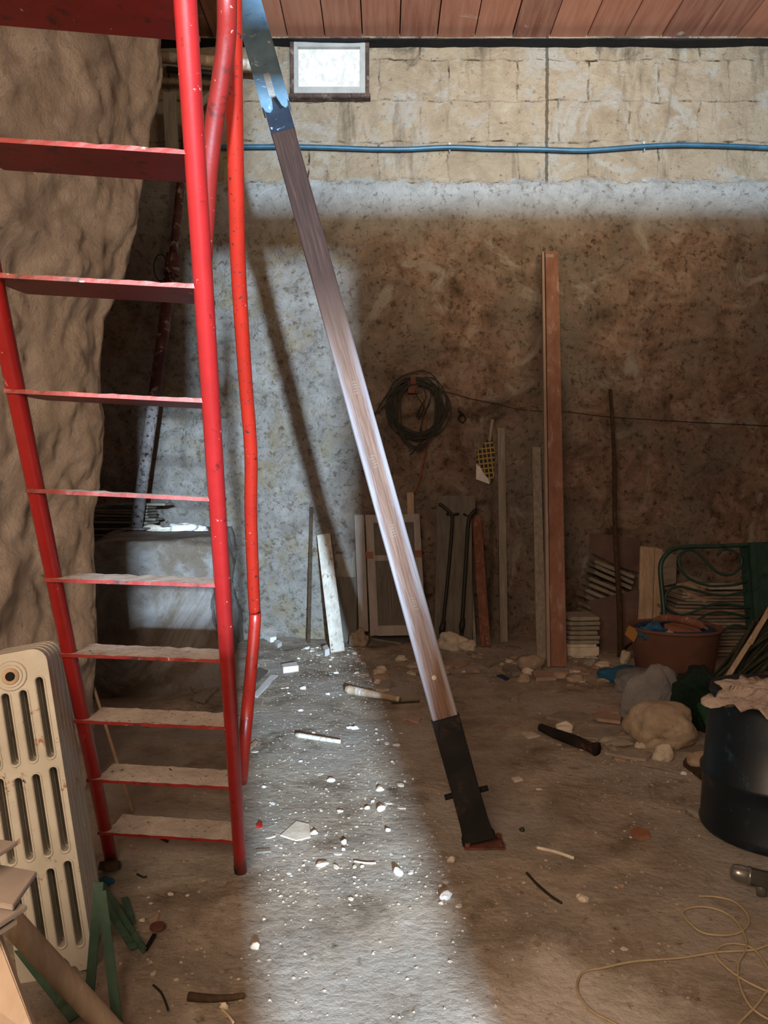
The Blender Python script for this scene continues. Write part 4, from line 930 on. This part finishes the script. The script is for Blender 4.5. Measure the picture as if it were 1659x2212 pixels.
# big rock and stones
rock('boulder', G(1444, 1622)+V((0, .15, 0)), (.40, .36, .285), 'stone', 6, 'big rounded tan rock between the bag and the barrel', 'rock', sub=5, amp=.17)
rock('stone', G(1440, 1648)+V((0, .05, 0)), (.115, .10, .115), 'limestone', 8, 'egg shaped stone in front of the big rock', 'stone', sub=4)
rock('stone', G(1526, 1668)+V((0, .06, 0)), (.15, .13, .115), 'stone', 17, 'rounded stone touching the barrel', 'stone', sub=4)
rock('stone', G(1225, 1584)+V((0, .05, 0)), (.115, .10, .07), 'limestone', 23, 'oval stone behind the charred log', 'stone', sub=4)
rock('stone', G(1366, 1562)+V((0, .04, 0)), (.07, .06, .055), 'stone', 24, 'small round stone just left of the cloudy bag by the rock', 'stone')
rock('stone', G(1344, 1556)+V((0, .04, 0)), (.075, .05, .04), 'stone', 25, 'small angular stone on the slate heap, second from the cloudy bag', 'stone')
rock('stone', G(1342, 1612)+V((0, .04, 0)), (.20, .13, .065), 'slate', 26, 'layered oval stone between the log and the big rock', 'stone', sub=4, amp=.3)
rock('stone', G(1390, 1618)+V((0, .03, 0)), (.06, .05, .05), 'limestone', 27, 'crumbly small stone left of the egg shaped stone', 'stone', amp=.5)
rock('stone', G(1477, 1672), (.035, .03, .025), 'white', 28, 'tiny white pebble near the barrel', 'pebble')
rock('stone', G(1152, 1453)+V((0, .05, 0)), (.20, .14, .17), 'stone', 31, 'angular cream stone at the foot of the grey plank', 'stone', sub=3, amp=.3)
rock('stone', G(1133, 1474)+V((0, .03, 0)), (.13, .1, .07), 'stone', 32, 'flat stone in front of the angular cream stone', 'stone', amp=.3)
rock('stone', G(1242, 1472)+V((0, .03, 0)), (.14, .1, .06), 'stone', 34, 'low stone in front of the very tall plank', 'stone', amp=.35)
rock('stone', G(1308, 1476)+V((0, .04, 0)), (.12, .1, .09), 'stone', 35, 'tan stone touching the left end of the blue bag', 'stone', amp=.3)
rock('stone', G(1305, 1442)+V((0, .04, 0)), (.13, .1, .06), 'limestone', 36, 'small flat stone below the lower rusty sheet', 'stone', amp=.3)
rock('stone', G(983, 1408)+V((0, .1, 0)), (.28, .22, .20), 'limestone', 37, 'round grey stone at the foot of the wide dark board', 'stone', sub=4, amp=.25)
rock('stone', G(1012, 1406)+V((0, .05, 0)), (.16, .12, .12), 'limestone', 38, 'smaller grey stone touching the round one by the wide board', 'stone', sub=4)
rock('stone', G(778, 1398)+V((0, .1, 0)), (.17, .16, .19), 'stone', 39, 'upright tan stone at the foot of the shutter leaf', 'stone', sub=4, amp=.35)
def chip(px, mt, label, t=.014, cat='slate', name='flat_slate', dz=0.0, grp=None):
    pts = [G(x, y) for x, y in px]; z = max(p.z for p in pts)*.5+sum(p.z for p in pts)/len(pts)*.5+dz; pts = [V((p.x, p.y, z-.004)) for p in pts]
    o = B().prism(pts, (0, 0, t)).out(name, mt, bev=min(.003, t*.2)); return tag(o, label, cat, grp)
chip([(1180, 1553), (1215, 1538), (1262, 1545), (1284, 1556), (1240, 1566)], 'slate', 'grey green slate lying behind the oval stone', .022)
chip([(1273, 1553), (1300, 1548), (1344, 1556), (1340, 1568), (1290, 1563)], 'slatepink', 'long slate in the middle of the floor heap', .022, dz=.015)
chip([(1225, 1590), (1262, 1570), (1340, 1572), (1345, 1580), (1300, 1600)], 'slate', 'broad dusty slate right of the oval stone', .012)
chip([(1280, 1540), (1320, 1536), (1338, 1546), (1300, 1550)], 'slatepink', 'pinkish slate at the back of the floor heap', .02, dz=.01)
chip([(1220, 1542), (1240, 1530), (1262, 1540), (1258, 1544)], 'slatepink', 'thin pink slate at the back left of the heap', .012)
chip([(1306, 1630), (1330, 1623), (1400, 1628), (1418, 1630), (1395, 1645), (1350, 1640)], 'slate', 'large flat slate in front of the layered stone', .018)
chip([(1326, 1640), (1340, 1636), (1356, 1640), (1352, 1646)], 'slatepink', 'tiny slate piece in front of the large flat slate', .01)
chip([(1460, 1630), (1510, 1612), (1545, 1620), (1545, 1634)], 'slate', 'slate between the big rock and the barrel', .02)
chip([(1390, 1652), (1470, 1668), (1462, 1674), (1385, 1658)], 'slate', 'narrow slate sliver behind the tiny white pebble', .01)
chip([(1127, 1584), (1150, 1583), (1168, 1590), (1140, 1597)], 'limestone', 'pale flat chip left of the charred log', .01)
chip([(1104, 1682), (1122, 1680), (1130, 1686), (1112, 1691)], 'limestone', 'small pale tile chip alone right of the prop', .012)
chip([(1360, 1800), (1378, 1792), (1402, 1800), (1404, 1812), (1382, 1815)], 'terracotta', 'lone reddish shard on the bare floor left of the barrel', .018)
chip([(1147, 1458), (1192, 1456), (1202, 1470), (1158, 1472)], 'slatepink', 'flat pink slate in front of the angular cream stone', .03)
chip([(1475, 1655), (1482, 1646), (1540, 1680), (1540, 1700), (1520, 1690)], 'darkwood', 'broken wood offcut beside the barrel', .03, 'wood', 'wood_offcut')
chip([(870, 1410+144), (882, 1548), (912, 1553), (904, 1562)], 'slatepink', 'square pink chip in the shade left of the prop', .012)
chip([(868, 1562), (880, 1556), (898, 1566), (884, 1571)], 'slatepink', 'second pink chip just below the square one left of the prop', .01)
chip([(1060, 1575), (1080, 1569), (1100, 1572), (1084, 1580)], 'slatepink', 'pink chip in the shade right of the prop', .01)
chip([(800, 1378), (860, 1372), (895, 1374), (866, 1392), (840, 1390)], 'greywood', 'grey slate lying under the shutter leaf', .02, 'slate', 'flat_slate')
chip([(950, 1436), (985, 1428), (1020, 1432), (990, 1444)], 'slatepink', 'large flat slate in the rubble right of the prop', .02)
chip([(1020, 1425), (1060, 1415), (1085, 1428), (1056, 1444)], 'slate', 'broad slate in the middle of the back rubble', .02)
chip([(1085, 1448), (1110, 1440), (1130, 1462), (1105, 1462)], 'slate', 'layered slate left of the flat stone', .03)
chip([(1072, 1462), (1084, 1460), (1101, 1467), (1094, 1471)], 'navy', 'dark blue plastic scrap in the rubble', .014, 'scrap', 'plastic_scrap')
# lit strip pieces
chip([(608, 1446), (640, 1440), (645, 1450), (612, 1455)], 'white', 'white block lying near the wall in the lit strip', .05, 'plaster block', 'plaster_block')
chip([(546, 1502), (585, 1459), (601, 1460), (556, 1508)], 'white', 'long white tile strip lying flat right of the ladder rail', .012, 'tile', 'tile_strip')
chip([(540, 1460), (560, 1442), (580, 1452), (556, 1476)], 'darkgreywood', 'grey tile behind the long white strip', .012, 'tile', 'tile_strip')
chip([(566, 1379), (578, 1365), (600, 1372), (597, 1385), (584, 1388)], 'white', 'flat white lump against the wall left of the thin batten', .05, 'plaster block', 'plaster_block')
chip([(593, 1392), (602, 1388), (609, 1397), (600, 1402)], 'white', 'small white lump in front of the flat white one', .04, 'plaster block', 'plaster_block')
chip([(697, 1409), (707, 1405), (712, 1416), (702, 1422)], 'white', 'white lump at the foot of the whitewashed plank', .06, 'plaster block', 'plaster_block')
chip([(605, 1806), (640, 1775), (668, 1782), (671, 1810), (640, 1817)], 'limestone', 'thin pale slab piece on the lit floor beside the ladder foot', .008, 'slab', 'pale_slab')
chip([(416, 1513), (470, 1470), (486, 1478), (442, 1522)], 'greywood', 'grey board lying on the floor behind the ladder', .025, 'board', 'floor_board')
chip([(553, 1836), (584, 1834), (586, 1841), (554, 1843)], 'greywood', 'tiny grey stick right of the ladder foot', .008, 'stick', 'short_stick')
chip([(553, 1788), (560, 1778), (568, 1783), (561, 1790)], 'redplastic', 'small red scrap beside the ladder rail', .015, 'scrap', 'red_scrap')
chip([(527, 1624), (552, 1602), (557, 1606), (530, 1632)], 'palewood', 'short batten on the floor touching the ladder rail', .015, 'batten', 'short_batten')
chip([(320, 1990), (345, 1975), (340, 1992), (325, 2000)], 'slatepink', 'flat brown chip right of the stubby green strip', .01)
def floorstick(pts, r, mt, label, name='stick', cat='stick', dz=None):
    q_ = [G(x, y, (r if not isinstance(r, list) else max(r))*.8 if dz is None else dz) for x, y in pts]; rad_ = r
    if isinstance(r, list): q2 = smooth_path(q_, 4); rad_ = [(lambda t_: r[int(t_)]+(r[min(int(t_)+1, len(r)-1)]-r[int(t_)])*(t_-int(t_)))(k/(len(q2)-1)*(len(r)-1)) for k in range(len(q2))]; q_ = q2
    else: q_ = smooth_path(q_, 4)
    o = B().tube(q_, rad_, 8).out(name, mt, smooth=True); return tag(o, label, cat)
floorstick([(750, 1497), (790, 1505), (825, 1511), (862, 1519)], [.034, .02], 'palewood', 'pale split stick half in the light, half in the shade', 'split_stick')
floorstick([(846, 1521), (880, 1519), (906, 1517)], .008, 'darkwood', 'thin dark stick in the shade left of the prop')
floorstick([(640, 1592), (690, 1600), (736, 1607)], [.016, .012], 'whitewood', 'white splinter lying across the lit strip', 'splinter')
floorstick([(1160, 1834), (1200, 1843), (1240, 1857)], .007, 'limestone', 'thin white stick on the floor right of the prop foot')
floorstick([(1138, 1888), (1160, 1912), (1190, 1938), (1213, 1953)], .005, 'dark', 'curved dark wire lying on the bare floor', 'floor_wire', 'wire')
floorstick([(1385, 1654), (1430, 1662), (1470, 1672)], .006, 'greywood', 'thin grey stick in front of the slate heap')
floorstick([(1168, 1583), (1200, 1597), (1240, 1612), (1275, 1627), (1290, 1632)], [.024, .032, .036, .030, .044], 'charred', 'charred log on the floor in front of the slate heap', 'charred_log', 'log')
floorstick([(407, 2160), (450, 2164), (490, 2163), (528, 2158)], [.013, .008], 'darkwood', 'damp dark stick at the bottom of the photo', 'damp_stick')
floorstick([(331, 2130), (347, 2145), (358, 2168), (364, 2188)], .0035, 'dark', 'thin curved dark twig on the floor near the bottom left', 'twig', 'twig')
floorstick([(478, 2180), (495, 2198), (505, 2212)], .004, 'palewood', 'pale splinter below the damp stick', 'splinter')
floorstick([(765, 1862), (790, 1866), (812, 1866)], .004, 'whitewood', 'tiny pale splinter in the lit strip', 'splinter')
floorstick([(296, 1890), (310, 1897), (316, 1895)], .004, 'dark', 'tiny dark bent twig right of the ladder foot', 'twig', 'twig')
floorstick([(348, 1812), (362, 1820)], .006, 'dark', 'short black nail shaped piece under the lowest tread', 'nail', 'nail')
for k, (x, y, s_, m_, lab) in enumerate([(551, 2048, .035, 'limestone', 'round pale stone alone on the floor near the bottom'), (484, 2178, .03, 'limestone', 'pale stone touching the damp stick'), (1128, 1795, .03, 'dark', 'dark clump on the floor right of the prop foot'),
        (743, 1822, .03, 'white', 'bright white crumb, the taller of two in the lit strip'), (742, 1836, .022, 'white', 'bright white crumb in front of the taller one'), (975, 1862, .04, 'limestone', 'crumbly stone just left of the prop foot shadow edge'),
        (838, 1795, .028, 'white', 'white angular crumb in the lit strip'), (1512, 1760, .16, 'slate', 'flat dark stone half hidden by the barrel')]):
    s_ *= .8; rock('small_stone', G(x, y), (s_, s_*.8, s_*(.9 if s_ < .1 else .3)), m_, 90+k, lab, 'stone', sub=3, amp=.3, sink=.003)

# barrel with rag
bc2 = V((1.74, 3.36, 0)); bc2.z = fl(bc2.x, bc2.y)
bar = thing('barrel', bc2, 'dark blue plastic barrel at the right edge under a rag', 'barrel')
lathe([(.29, 0), (.318, .012), (.325, .03), (.318, .05), (.312, .18), (.312, .235), (.322, .25), (.322, .268), (.308, .285), (.295, .45), (.28, .56), (.275, .60), (.285, .605), (.285, .63), (.27, .632), (.26, .61)], bc2, 64).out('drum_body', 'drum', bar, smooth=True)
# rag draped over the lid
rc = V((1.66, 3.22, .628)); v = []; f = []; nr, na = 22, 110
for i in range(nr+1):
    for k in range(na):
        a_ = 2*math.pi*k/na; R0 = .235+.04*math.sin(2*a_+.5)+.03*math.sin(3*a_+1.3)+.018*math.sin(8*a_)+.010*math.sin(15*a_+1)
        R0 += .10*math.exp(-((a_-3.25)/.28)**2)+.03*math.exp(-((a_-4.9)/.35)**2)
        r_ = R0*i/nr; x = rc.x+r_*math.cos(a_); y = rc.y+r_*math.sin(a_)
        dd = math.hypot(x-bc2.x, y-bc2.y); drop = max(0, dd-.285)
        fold = (.5-abs(noise.noise(V((x*8, y*13, 1)))))*.075+(.5-abs(noise.noise(V((x*17+y*9, y*6, 4)))))*.028
        hang = .10 if y < rc.y-.05 and x > 1.56 else .03
        z = rc.z+bc2.z-min(drop*1.4, hang)+fold*(.5+.5*min(1, i/nr*2))+.012*(1-i/nr)
        if drop > 0 and hang > .05: q_ = .30/dd; x = bc2.x+(x-bc2.x)*(q_+(1-q_)*.4); y = bc2.y+(y-bc2.y)*(q_+(1-q_)*.4)
        v.append(V((x, y, z)))
for i in range(nr):
    for k in range(na):
        f.append((i*na+k, i*na+(k+1) % na, (i+1)*na+(k+1) % na, (i+1)*na+k))
rg = put('rag', v, f, 'rag', smooth=True); md = rg.modifiers.new('thickness', 'SOLIDIFY'); md.thickness = .003; md.offset = 1
tag(rg, 'soiled pinkish rag draped over the top of the barrel', 'rag')
pf = thing('pipe_fitting', G(1630, 1935), 'chrome pipe fitting lying on the floor in front of the barrel', 'pipe fitting')
a = P(1592, 1885, 2.86); c = P(1700, 1912, 2.80)
dv = (c-a)
B().tube([a-dv*.14, a-dv*.11, a, a+dv*.22, a+dv*.225, a+dv*.27, a+dv*.275, a+dv*1.0], [.012, .024, .031, .031, .035, .035, .032, .032], 20).out('pipe_body', 'chrome', pf, smooth=True)
e = a+dv*.45; B().tube([e, V((e.x+.005, e.y-.012, fl(e.x, e.y)+.002))], [.017, .019], 16).out('outlet', 'chrome', pf, smooth=True)
B().tube([a+dv*.66, a+dv*.76], .037, 6).out('nut', 'chrome', pf)
# reed bundle, hose, tarp
rb_ = thing('reed_bundle', G(1530, 1600), 'bundle of dark reeds leaning to the right behind the barrel', 'reeds')
rr = random.Random(31)
for i in range(48):
    x0 = 1500+rr.uniform(-14, 34); y0 = 1560+rr.uniform(-50, 14); x1 = 1668+rr.uniform(-40, 50); y1 = 1345+rr.uniform(-40, 55)
    d0 = 5.25+rr.uniform(-.15, .2); a = P(x0, y0, d0); c = P(x1, y1, d0+rr.uniform(.1, .35)); m_ = (a+c)/2+V((rr.uniform(-.03, .03), 0, rr.uniform(-.04, .02)))
    B().tube(smooth_path([a, m_, c], 5), rr.uniform(.008, .016), 6).out('reed', 'reed', rb_, smooth=True)
B().beam(P(1560, 1480, 5.1), P(1655, 1330, 5.2), .03, .012).out('lath', 'palewood', rb_)
B().beam(P(1620, 1390, 5.15), P(1665, 1310, 5.3), .03, .012).out('lath', 'palewood', rb_)
o = B().tube(smooth_path([P(x, y, 5.5) for x, y in [(1700, 1392), (1640, 1398), (1618, 1408), (1612, 1416), (1640, 1424), (1690, 1402), (1720, 1380)]], 5), .012, 8).tube(smooth_path([P(x, y, 5.35) for x, y in [(1560, 1450), (1585, 1432), (1610, 1434), (1625, 1452), (1660, 1436), (1700, 1418)]], 5), .012, 8).out('garden_hose', 'hose', smooth=True)
tag(o, 'green hose looping behind the reeds at the right edge', 'hose')
blob('dark_tarp', G(1560, 1612)+V((.02, .40, 0)), (.34, .4, .50), 'tarp', 44, 'dark green crumpled tarp filling the gap between big rock and barrel', 'tarp', .35)
o = B().tube(smooth_path([G(1535, 1600, .10), G(1520, 1580, .22)+V((0, .1, 0)), G(1548, 1575, .25), G(1565, 1598, .18), G(1552, 1612, .05)], 6), .035, 10).out('thick_hose', 'hose', smooth=True); tag(o, 'thick dark green hose loop between the big rock and the barrel', 'hose')

# cream cord in loops
sA = [(1509, 1939), (1548, 1941), (1585, 1951), (1612, 1975), (1617, 1999), (1595, 2019), (1555, 2024), (1511, 2015), (1477, 1982), (1481, 1968), (1514, 1962), (1555, 1970), (1589, 1992), (1609, 2026), (1612, 2053), (1595, 2086), (1597, 2127), (1615, 2170), (1639, 2194), (1675, 2214)]
sB = [(1700, 2040), (1659, 2046), (1626, 2056), (1548, 2061), (1471, 2073), (1370, 2081), (1302, 2095), (1262, 2103), (1247, 2127), (1252, 2157), (1282, 2191), (1322, 2212), (1380, 2245)]
sC = [(1690, 2160), (1659, 2147), (1605, 2120), (1568, 2093), (1546, 2066), (1558, 2047), (1589, 2042), (1626, 2053), (1653, 2086), (1666, 2123), (1639, 2170), (1599, 2212), (1580, 2235)]
b = B()
for s_ in (sA, sB, sC): b.tube(smooth_path([G(x, y, .006) for x, y in s_], 6), .0038, 6)
tag(b.out('cord', 'cord', smooth=True), 'long cream cord lying in loops at the bottom right', 'cord')

# ------------------------------------------------------------------ rubble
def scatter(name, n, mats, label, cat, group, region, smin, smax, seed, hgt=.5, flatp=.4, descr=None):
    r = random.Random(seed); made = 0; protos = []
    for k in range(6):
        vs, fs = rock_verts((1, r.uniform(.6, .9), r.uniform(.4, .8)), seed+k, 2, .35, .3)
        me = bpy.data.meshes.new(name); me.from_pydata([tuple(q_) for q_ in vs], [], fs); me.materials.append(M[mats[k % len(mats)]]); protos.append(me)
    for k in range(3):
        q_ = B().prism([V((x, y, 0)) for x, y in slab_pts(1, .8, seed+k*7)], (0, 0, .16)); me = bpy.data.meshes.new(name); me.from_pydata([tuple(p_) for p_ in q_.v], [], q_.f); me.materials.append(M[mats[k % len(mats)]]); protos.append(me)
    tries = 0
    while made < n and tries < n*40:
        tries += 1; x, y = region(r)
        p_ = G(x, y); s_ = smin+(smax-smin)*r.random()**2.2
        me = protos[6+r.randrange(3)] if r.random() < flatp else protos[r.randrange(6)]
        o = bpy.data.objects.new(name, me); C.objects.link(o); o.location = p_+V((0, 0, -.1*s_)); o.scale = (s_, s_, s_*(1 if me in protos[6:] else hgt*1.6))
        o.rotation_euler = (r.uniform(-.12, .12), r.uniform(-.12, .12), r.uniform(0, 6.28)); tag(o, descr(o, x, y, s_, me) if descr else label, cat, group); made += 1
def strip_reg(r):
    y = 1400+(r.random()**2.6)*560; t_ = (y-1400)/800; xl = 545+10*t_+(110*(1-t_*6) if t_ < .16 else 0); xr = 795+320*t_
    return r.uniform(xl, xr), y
def size_word(s_, a, c): return 'tiny' if s_ < a else ('small' if s_ < c else 'larger')
MW = {'pale plaster chip': 0}
def mw(me):
    n_ = me.materials[0].name
    return {'white plaster chip': 'white', 'pale limestone': 'cream', 'tan field stone': 'tan', 'grey brown slate': 'grey brown', 'pinkish slate': 'pinkish'}.get(n_, 'pale')
def shp(me): return 'flat' if len(me.vertices) < 20 else 'lumpy'
def d_strip(o, x, y, s_, me):
    z_ = 'by the foot of the whitewashed plank' if y < 1425 else 'between the whitewashed plank and the split stick' if y < 1500 else 'around the white splinter' if y < 1640 else 'between the splinter and the ladder foot' if y < 1790 else 'in the lit strip below the ladder foot'
    return '%s %s %s crumb %s' % (size_word(s_, .022, .036), mw(me), shp(me), z_)
def d_rub(o, x, y, s_, me):
    z_ = 'left of the prop below the shutter leaf' if x < 930 else 'just right of the prop by the wall' if x < 1030 else 'below the reddish board' if x < 1110 else 'at the foot of the tall planks' if x < 1220 else 'in front of the slate stack'
    return '%s %s %s rubble piece %s' % (size_word(s_, .06, .10), mw(me), shp(me), z_)
def d_heap(o, x, y, s_, me):
    z_ = 'left of the charred log' if x < 1230 else 'between the log and the layered stone' if x < 1340 else 'beside the big rock'
    return '%s %s %s piece %s, %s' % (size_word(s_, .045, .07), mw(me), shp(me), z_, 'nearer side' if y > 1590 else 'farther side')
def d_right(o, x, y, s_, me):
    z_ = ('right of the prop' if x < 1200 else 'in front of the slate heap')+(' beyond its foot' if y < 1750 else ' level with the lone shard' if y < 1900 else ' towards the cream cord')
    return '%s %s %s chip %s' % (size_word(s_, .02, .032), mw(me), shp(me), z_)
def d_left(o, x, y, s_, me):
    z_ = 'just below the lowest tread' if y < 1930 else 'level with the green strips' if y < 2080 else 'near the damp stick'
    return '%s %s %s chip %s, %s' % (size_word(s_, .012, .018), mw(me), shp(me), z_, 'left part' if x < 410 else 'right part')
scatter('plaster_crumb', 180, ['white', 'limestone', 'white'], 'pale plaster crumb scattered on the lit strip of floor', 'crumb', 'plaster crumbs on the lit floor strip', strip_reg, .012, .055, 101, descr=d_strip)
scatter('rubble_piece', 160, ['stone', 'slatepink', 'limestone', 'slate'], 'broken brown stone or slate piece in the rubble along the back wall', 'rubble', 'rubble pieces along the back wall', lambda r: (r.uniform(770, 1300), 1410+abs(r.gauss(0, 36))), .03, .17, 202, .45, .6, d_rub)
scatter('heap_piece', 40, ['slatepink', 'stone', 'slate'], 'small broken slate piece around the floor heap by the big rock', 'slate piece', 'slate pieces around the big rock', lambda r: (r.gauss(1330, 70), r.gauss(1590, 35)), .025, .10, 303, .4, .6, d_heap)
scatter('floor_chip', 60, ['stone', 'limestone', 'slatepink'], 'small loose chip on the shaded right part of the floor', 'chip', 'loose chips on the shaded right floor', lambda r: (r.uniform(960, 1500), 1520+(r.random()**1.3)*620), .012, .05, 404, .5, .6, d_right)
scatter('left_chip', 30, ['limestone', 'stone'], 'small loose chip on the dim floor below the ladder', 'chip', 'loose chips on the floor around the ladder foot', lambda r: (r.uniform(270, 560), r.uniform(1830, 2190)), .008, .028, 505, .5, .4, d_left)
# gravel nobody could count
r = random.Random(9); v = []; f = []
def oct_(p, s):
    n = len(v); a_ = r.uniform(0, 6.28); ca, sa = math.cos(a_), math.sin(a_)
    for q_ in ((1, 0, 0), (0, 1, 0), (-1, 0, 0), (0, -1, 0), (.1, .1, .6), (0, 0, -.5)):
        q_ = V(q_)*s*r.uniform(.7, 1.2); v.append(p+V((q_.x*ca-q_.y*sa, q_.x*sa+q_.y*ca, q_.z)))
    for t_ in ((0, 1, 4), (1, 2, 4), (2, 3, 4), (3, 0, 4), (1, 0, 5), (2, 1, 5), (3, 2, 5), (0, 3, 5)): f.append(tuple(n+i_ for i_ in t_))
for k in range(9000):
    q_ = r.random()
    if q_ < .45: x, y = strip_reg(r); y += 0
    elif q_ < .75: x, y = r.uniform(540, 1400), 1400+abs(r.gauss(0, 50))
    elif q_ < .88: x, y = r.uniform(250, 1500), 1420+r.random()*780
    else: x, y = r.gauss(1400, 90), r.gauss(1620, 60)
    if y < 1396 or x < 240: continue
    oct_(G(x, y), .002+.008*r.random()**3)
tag(put('gravel', v, f, pmat('mixed grit', ['7d6a54', 'a39480', 'c9c0b2'], 16, bs=.2), org=(0, 0, 0)), 'fine gravel and grit strewn over the floor', 'gravel', None, 'stuff')
